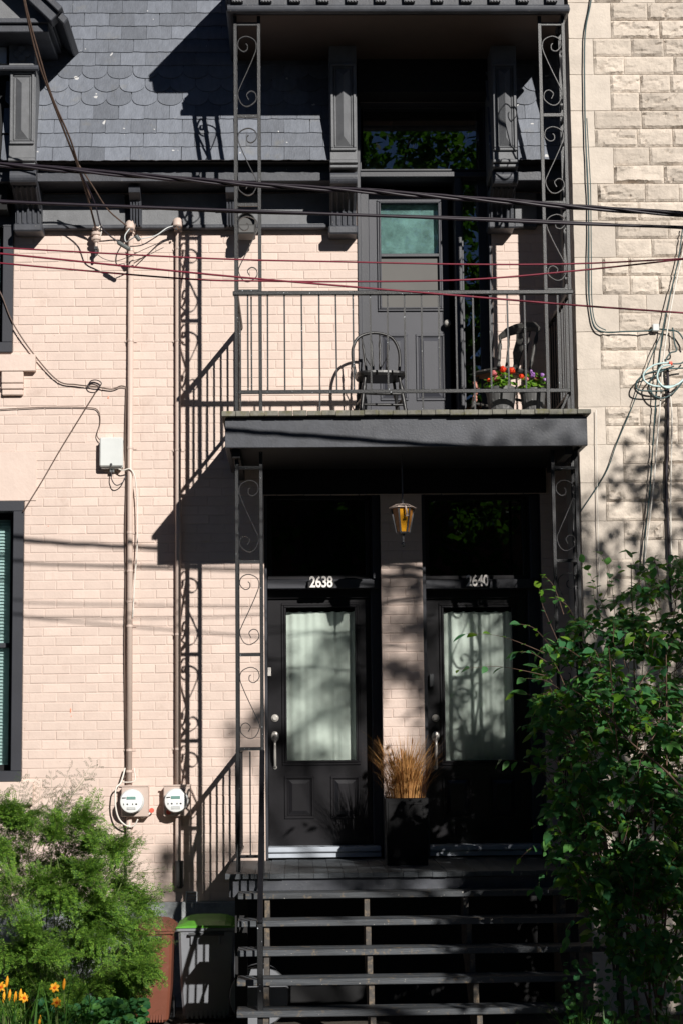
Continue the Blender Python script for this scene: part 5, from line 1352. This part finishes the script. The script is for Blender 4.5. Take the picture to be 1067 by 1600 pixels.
# ---- left feathery shrub
rg = random.Random(8)
fb = W(70, 1600, -1.9)
fs = thing('feathery_shrub', 'bright green feathery shrub with fine leaflets in the lower left corner', 'shrub', (fb.x, -1.75, GZ))
fol = MB(); stm = MB()
def frond(p0, d, L, dens=1.0, ls=1.0):
    n = 16; p = Vector(p0); t = d.normalized(); pts = [p.copy()]
    for k in range(n):
        t = (t + Vector((rg.gauss(0, .05), rg.gauss(0, .05), -.055 + rg.gauss(0, .03)))).normalized(); p = p + t * (L / n); pts.append(p.copy())
    stm.tube(pts, [.0022 * (1 - .7 * i / n) for i in range(n + 1)], 4, False)
    for k in range(2, n + 1):
        tt = (pts[k] - pts[k - 1]).normalized(); sd_ = tt.cross(Vector((rg.gauss(0, .3), rg.gauss(0, .3) - .3, 1))).normalized(); nn = tt.cross(sd_)
        for s in (-1, 1):
            if rg.random() > dens: continue
            pl = L * .22 * (1 - .75 * k / n) + .016; q = pts[k]; dd = (sd_ * s + tt * .55 + nn * rg.gauss(0, .2)).normalized()
            m = max(3, int(pl / .011))
            for j in range(1, m + 1):
                b = q + dd * (pl * j / m); ss = dd.cross(nn).normalized()
                for s2 in (-1, 1):
                    e = (ss * s2 * .8 + dd * .7 + nn * rg.gauss(0, .25)).normalized() * rg.uniform(.013, .024) * ls; w_ = e.cross(nn).normalized() * .0036 * ls
                    fol.add([b, b + e * .45 + w_, b + e, b + e * .45 - w_], [(0, 1, 2, 3)])
cl = [((70, 1330), (110, 70), -1.7), ((150, 1400), (85, 85), -1.8), ((55, 1430), (120, 100), -1.9), ((165, 1490), (65, 75), -1.9), ((40, 1510), (75, 60), -2.0), ((110, 1530), (80, 50), -1.9), ((10, 1330), (70, 90), -1.7)]
for (c, r_, Yc), cnt in zip(cl, (7, 9, 10, 7, 6, 6, 6)):
    for _ in range(cnt):                      # plume-like clumps with dark gaps between
        an = rg.uniform(0, 2 * pi); rad = rg.uniform(.05, 1) ** .5; Y = Yc + rg.uniform(-.4, .3)
        cc = W(c[0] + cos(an) * r_[0] * rad, c[1] + sin(an) * r_[1] * rad, Y); ax = Vector((cos(an) * .7 + rg.gauss(0, .3), -.5, .55 - sin(an) * .35))
        for _ in range(rg.randint(15, 22)):
            d = ax.normalized() + Vector((rg.gauss(0, .5), rg.gauss(0, .4), rg.gauss(0, .4))); L = rg.uniform(.14, .30)
            frond(cc + Vector((rg.gauss(0, .025), rg.gauss(0, .03), rg.gauss(0, .025))) - d.normalized() * .05, d, L)
for (c, r_, Yc), cnt in zip(cl, (46, 50, 60, 40, 34, 34, 40)):
    for _ in range(cnt):                      # inner fronds that close the shrub behind the plumes
        an = rg.uniform(0, 2 * pi); rad = rg.uniform(.02, 1) ** .5; Y = Yc + rg.uniform(.05, .45)
        e_ = W(c[0] + cos(an) * r_[0] * rad, c[1] + sin(an) * r_[1] * rad, Y); d = Vector((cos(an) * .8 + rg.gauss(0, .4), rg.gauss(-.2, .4), .5 - sin(an) * .5 + rg.gauss(0, .3))); L = rg.uniform(.18, .34)
        frond(e_ - d.normalized() * L * .5, d, L)
fol.build('foliage', M['feather'], fs, stuff=True); fol = MB()
for (xa, ya, xb, yb) in ((60, 1330, 110, 1205), (40, 1330, 70, 1230), (90, 1340, 145, 1262), (110, 1350, 165, 1290), (130, 1370, 200, 1300), (20, 1320, 25, 1235), (150, 1390, 215, 1330), (160, 1400, 235, 1345), (80, 1340, 95, 1250), (110, 1350, 125, 1270), (190, 1440, 275, 1445), (185, 1420, 240, 1400)):
    for k in range(4):
        p0, p1 = W(xa + rg.gauss(0, 8), ya, -1.6 + rg.gauss(0, .1)), W(xb + rg.gauss(0, 10), yb + rg.gauss(0, 10), -1.55 + rg.gauss(0, .1)); L = (p1 - p0).length
        frond(p0, (p1 - p0) + Vector((0, 0, .12)), L * 1.1, .75, .66)
for _ in range(26):
    e = W(rg.uniform(10, 200), rg.uniform(1330, 1500), -1.85); b0 = Vector((fb.x + rg.gauss(.1, .15), -1.85, GZ)); stm.tube(spline([b0, b0.lerp(e, .5) + Vector((0, 0, .1)), e], 5), .004, 5, False)
stm.build('stems', M['twig_green'], fs, smooth=True); fol.build('wispy_foliage', M['feather_dark'], fs, stuff=True)

# ---- day lilies
def lily(px, py, Y, tilt, label, bud=False):
    c = W(px, py + 6, Y); t = thing('day_lily', label, 'flower', (c.x, Y, GZ), 'orange day lilies in front of the feathery shrub')
    ax = Vector((tilt, -.85, .25)).normalized(); u = ax.cross(Vector((0, 0, 1))).normalized(); v = ax.cross(u)
    if bud:
        MB().tube([c - Vector((0, 0, .02)), c, c + Vector((.004, 0, .03)), c + Vector((.006, 0, .055))], [.004, .010, .011, .003], 8).build('bud', M['orange'], t, smooth=True)
    else:
        for k in range(6):
            an = 2 * pi * k / 6 + .3; o_ = u * cos(an) + v * sin(an); s_ = ax.cross(o_); L = .034 if k % 2 else .037; w_ = .013 if k % 2 else .009
            pr = [(0, .15, -.01), (.4, .9, .012), (.75, .85, .010), (1.0, .15, -.004)]; mb = MB()
            for (f, ww, h) in pr: mb.v += [tuple(c + o_ * L * f + ax * h - s_ * w_ * ww), tuple(c + o_ * L * f + ax * (h - .004)), tuple(c + o_ * L * f + ax * h + s_ * w_ * ww)]
            for j in range(3):
                for s in (0, 1): mb.f.append((3 * j + s, 3 * j + 1 + s, 3 * j + 4 + s, 3 * j + 3 + s))
            mb.build('petal', M['orange'], t, smooth=True)
        MB().lathe([(.004, -.02), (.012, 0), (.003, .006)], c + ax * .006, 8).build('heart', M['orange_heart'], t)
    MB().tube(spline([c - ax * .01, c + Vector((0, .03, -.05)), Vector((c.x + .02, Y + .04, GZ))], 5), .0035, 6).build('stem', M['twig_green'], t)
lily(86, 1537, -2.55, .1, 'open orange day lily, upper of the two beside each other'); lily(89, 1560, -2.55, .3, 'open orange day lily just below another open one')
lily(3, 1536, -2.5, -.2, 'orange day lily cut by the left edge of the picture'); lily(38, 1553, -2.5, .5, 'orange day lily half open among buds at the left')
for i, (x, y) in enumerate(((11, 1532), (6, 1556), (15, 1553), (24, 1556), (32, 1552), (100, 1536), (62, 1592))):
    lily(x, y, -2.5, 0, 'orange day lily, ' + ['upright bud at the left edge', 'lowest bud at the left edge', 'second bud beside the half-open lily', 'bud just left of the half-open lily', 'bud touching the half-open lily', 'small bud right of the upper open lily', 'lone bud near the bottom edge'][i], True)

# ---- grass clumps and low broad leaves
def clump(label, px, py, Y, n, L, w, seed, m='blade', spread=.06):
    rg = random.Random(seed); c = W(px, py, Y); t = thing('grass_clump', label, 'grass', (c.x, Y, GZ), 'grass clumps at the foot of the shrubs'); mb = MB()
    for _ in range(n):
        an = rg.uniform(0, 2 * pi); blade(mb, (c.x + rg.gauss(0, spread), Y + rg.gauss(0, spread), GZ - .02), Vector((cos(an), sin(an) * .7 - .2, 0)), rg.uniform(.5, 1) * L, w * rg.uniform(.6, 1.1), rg.uniform(.3, 1.5))
    mb.build('blades', M[m], t, stuff=True)
clump('arching green grass clump right of the bottom step', 905, 1560, -2.7, 70, .62, .014, 1); clump('dark grass clump in the lower right corner', 960, 1580, -2.9, 60, .55, .016, 2)
clump('grass clump at the far right edge under the shrub', 1040, 1580, -2.9, 60, .55, .014, 3); clump('strap-leaved clump below the day lilies', 30, 1590, -2.7, 150, .74, .020, 4, spread=.22)
clump('low green clump in front of the brown bin', 150, 1590, -2.4, 60, .5, .018, 5, spread=.12); clump('low green clump at the foot of the feathery shrub', 195, 1590, -2.2, 40, .32, .014, 6, spread=.1)
rg = random.Random(31); mb = MB()
for _ in range(420):
    p = W(rg.uniform(60, 230), rg.uniform(1560, 1605), rg.uniform(-2.5, -2.0)); round_leaf(mb, p, Vector((rg.gauss(0, .4), -.5 + rg.gauss(0, .3), .8)).normalized(), rg.uniform(.014, .032), rg)
for _ in range(260):
    p = W(rg.uniform(880, 1067), rg.uniform(1500, 1600), rg.uniform(-2.9, -2.4)); round_leaf(mb, p, Vector((rg.gauss(0, .4), -.5 + rg.gauss(0, .3), .8)).normalized(), rg.uniform(.012, .026), rg)
o = mb.build('ground_cover', M['leaf'], None, stuff=True); tag(o, 'low leafy ground cover along the bottom edge', 'ground cover', kind='stuff')
# little weed seedlings under the steps
for i, (px, py) in enumerate(((437, 1572), (775, 1565), (805, 1562))):
    c = W(px, py, -1.6); mb = MB()
    for _ in range(9): round_leaf(mb, Vector((c.x + rg.gauss(0, .03), -1.6 + rg.gauss(0, .03), GZ + rg.uniform(.02, .08))), Vector((rg.gauss(0, .4), -.4, .8)).normalized(), .016, rg)
    t = thing('seedling', ('small green seedling at the left under the steps', 'small green weed under the right part of the steps, left of a pair', 'small green weed under the right part of the steps, right of a pair')[i], 'plant', (c.x, -1.6, GZ), 'weeds under the steps'); mb.build('leaves', M['leaf_new'], t, stuff=True); MB().tube([(c.x, -1.6, GZ - .02), (c.x, -1.6, GZ + .05)], .003, 5).build('stem', M['twig_green'], t)

# ================================================================== STREET TREES (shade and reflections)
def street_tree(label, x, y, trunk_h, blobs, n, ls, seed, rt=.16):
    rg = random.Random(seed); t = thing('street_tree', label, 'tree', (x, y, 0), 'street trees')
    tr = MB(); tr.tube(spline([(x, y, -.1), (x + .05, y, trunk_h * .5), (x - .05, y + .05, trunk_h)], 5), [rt * (1 - .4 * i / 10) for i in range(11)], 12)
    for (bx, by, bz, r, *_d2) in blobs:
        for _ in range(2):
            e = (bx + rg.gauss(0, r * .3), by + rg.gauss(0, r * .3), bz + rg.gauss(0, r * .3)); pth = spline([(x, y, trunk_h * .8), ((x + e[0]) / 2, (y + e[1]) / 2, (trunk_h + e[2]) / 2 + .2), e], 5); tr.tube(pth, [rt * .45 * (1 - .85 * i / (len(pth) - 1)) for i in range(len(pth))], 6)
    tr.build('trunk', M['bark'], t, smooth=True)
    cr = MB(); tot = sum(b[3] ** 2 for b in blobs)
    for (bx, by, bz, r, *dn) in blobs:
        nc = int(n * r * r * (dn[0] if dn else 1) / tot / 14)
        for _ in range(nc):
            v = Vector((rg.gauss(0, 1), rg.gauss(0, 1), rg.gauss(0, 1))).normalized() * r * rg.uniform(.25, 1) ** .5; cc = Vector((bx, by, bz)) + v
            for _ in range(14):
                p = cc + Vector((rg.gauss(0, 1), rg.gauss(0, 1), rg.gauss(0, .8))) * r * .13; d = Vector((rg.gauss(0, 1), rg.gauss(0, 1), rg.gauss(-.3, .8))).normalized(); s_ = d.cross(Vector((rg.gauss(0, 1), rg.gauss(0, 1), 1))).normalized(); L = ls * rg.uniform(.6, 1.2)
                cr.add([p, p + d * L * .5 + s_ * L * .3, p + d * L, p + d * L * .5 - s_ * L * .3], [(0, 1, 2, 3)])
    cr.build('crown', M['tree_leaf'], t, stuff=True)

street_tree('street tree just outside the right edge, shading the shrub and steps', 4.9, -6.2, 2.4,
            [(3.45, -6.2, 2.85, .6, 1.5), (4.2, -6.2, 2.1, .5, .7), (4.0, -6.2, 4.1, .4, .12), (5.35, -6.2, 6.7, .85, .30), (4.5, -6.3, 5.6, .7, .6), (5.3, -6.1, 4.9, .8, .9), (5.7, -6.2, 3.3, 1.1, .9), (3.22, -6.2, 4.18, .27, 3.0)], 10800, .12, 3)
street_tree('taller street tree out of view nearer the camera, throwing soft dapples on the doors', 6.6, -12, 5.2,
            [(4.5, -12, 7.5, .5, .4), (5.5, -12, 9.1, .5, .6), (6.3, -12, 9.6, .6), (5.0, -12, 7.0, .5, .4), (6.9, -12, 8.4, .7, .2), (7.6, -12.4, 9.6, .8, .3), (6.0, -12, 7.2, .45, .6), (4.9, -12, 8.6, .25), (2.8, -12, 5.4, .5, .35)], 3600, .15, 6, .15)
street_tree('large tree across the street that shows as reflection in the upper transom window', .5, -24, 6.2,
            [(-2.0, -24, 8.5, 2.4), (1.2, -24.5, 11.2, 2.3), (3.4, -24, 12.6, 2.3), (2.4, -24, 8.4, 2.4), (-.6, -23.5, 12.6, 2.0), (4.6, -24, 9.8, 1.9), (2.2, -24, 15.0, 1.6, .8), (3.9, -24, 14.6, 1.5, .8), (.6, -24, 14.6, 1.5, 1.0), (.6, -23, 6.0, 1.2, .7), (4.2, -23, 6.0, 1.2, .7)], 15000, .30, 4, .3)
street_tree('second tree across the street, left of the camera', -7.0, -22, 4.0,
            [(-7.5, -22, 6.4, 2.4), (-5.4, -22, 8.2, 2.2), (-8.6, -22, 9.0, 2.2), (-6.6, -22, 11.0, 1.9)], 9000, .30, 5, .3)
# terrace across the street (behind the camera): seen in the glass, and it closes the street
def far_house(label, x0, x1, h, m, seed):
    t = thing('terrace_house', label, 'house', ((x0 + x1) / 2, -30, -.09), 'houses across the street')
    MB().box(x0, x1, -38, -30, -.2, h).build('wall', m, t)
    MB().box(x0 - .02, x1 + .02, -38.2, -29.7, h + .002, h + .35).build('cornice', M['grey'], t)
    for r in range(3):
        for k in range(3):
            xc = x0 + (x1 - x0) * (k + .5) / 3; z = 1.2 + 3.1 * r
            w = MB().ring(xc - .55, xc + .55, z, z + 1.9, .09, -29.98, -29.94).build('window', M['frame_grey'], t)
            MB().box(xc - .46, xc + .46, -29.992, -29.985, z + .09, z + 1.81).build('pane', M['dark'], w)
            MB().box(xc - .65, xc + .65, -29.999, -29.85, z - .12, z - .002).build('sill', M['concrete'], w)
M['far_brick'] = mat('dark_red_brick', (.16, .07, .05), .85, .2, 6, .004, 30)
far_house('dark red brick house across the street, reflected in the left transom', -9, 0, 9.6, M['far_brick'], 1)
far_house('dark red brick house across the street, reflected in the right transom', 0, 9, 10.0, M['far_brick'], 2)
far_house('dark brick house across the street at the far right', 9, 18, 9.4, M['far_brick'], 3)
far_house('dark brick house across the street at the far left', -18, -9, 9.8, M['far_brick'], 4)
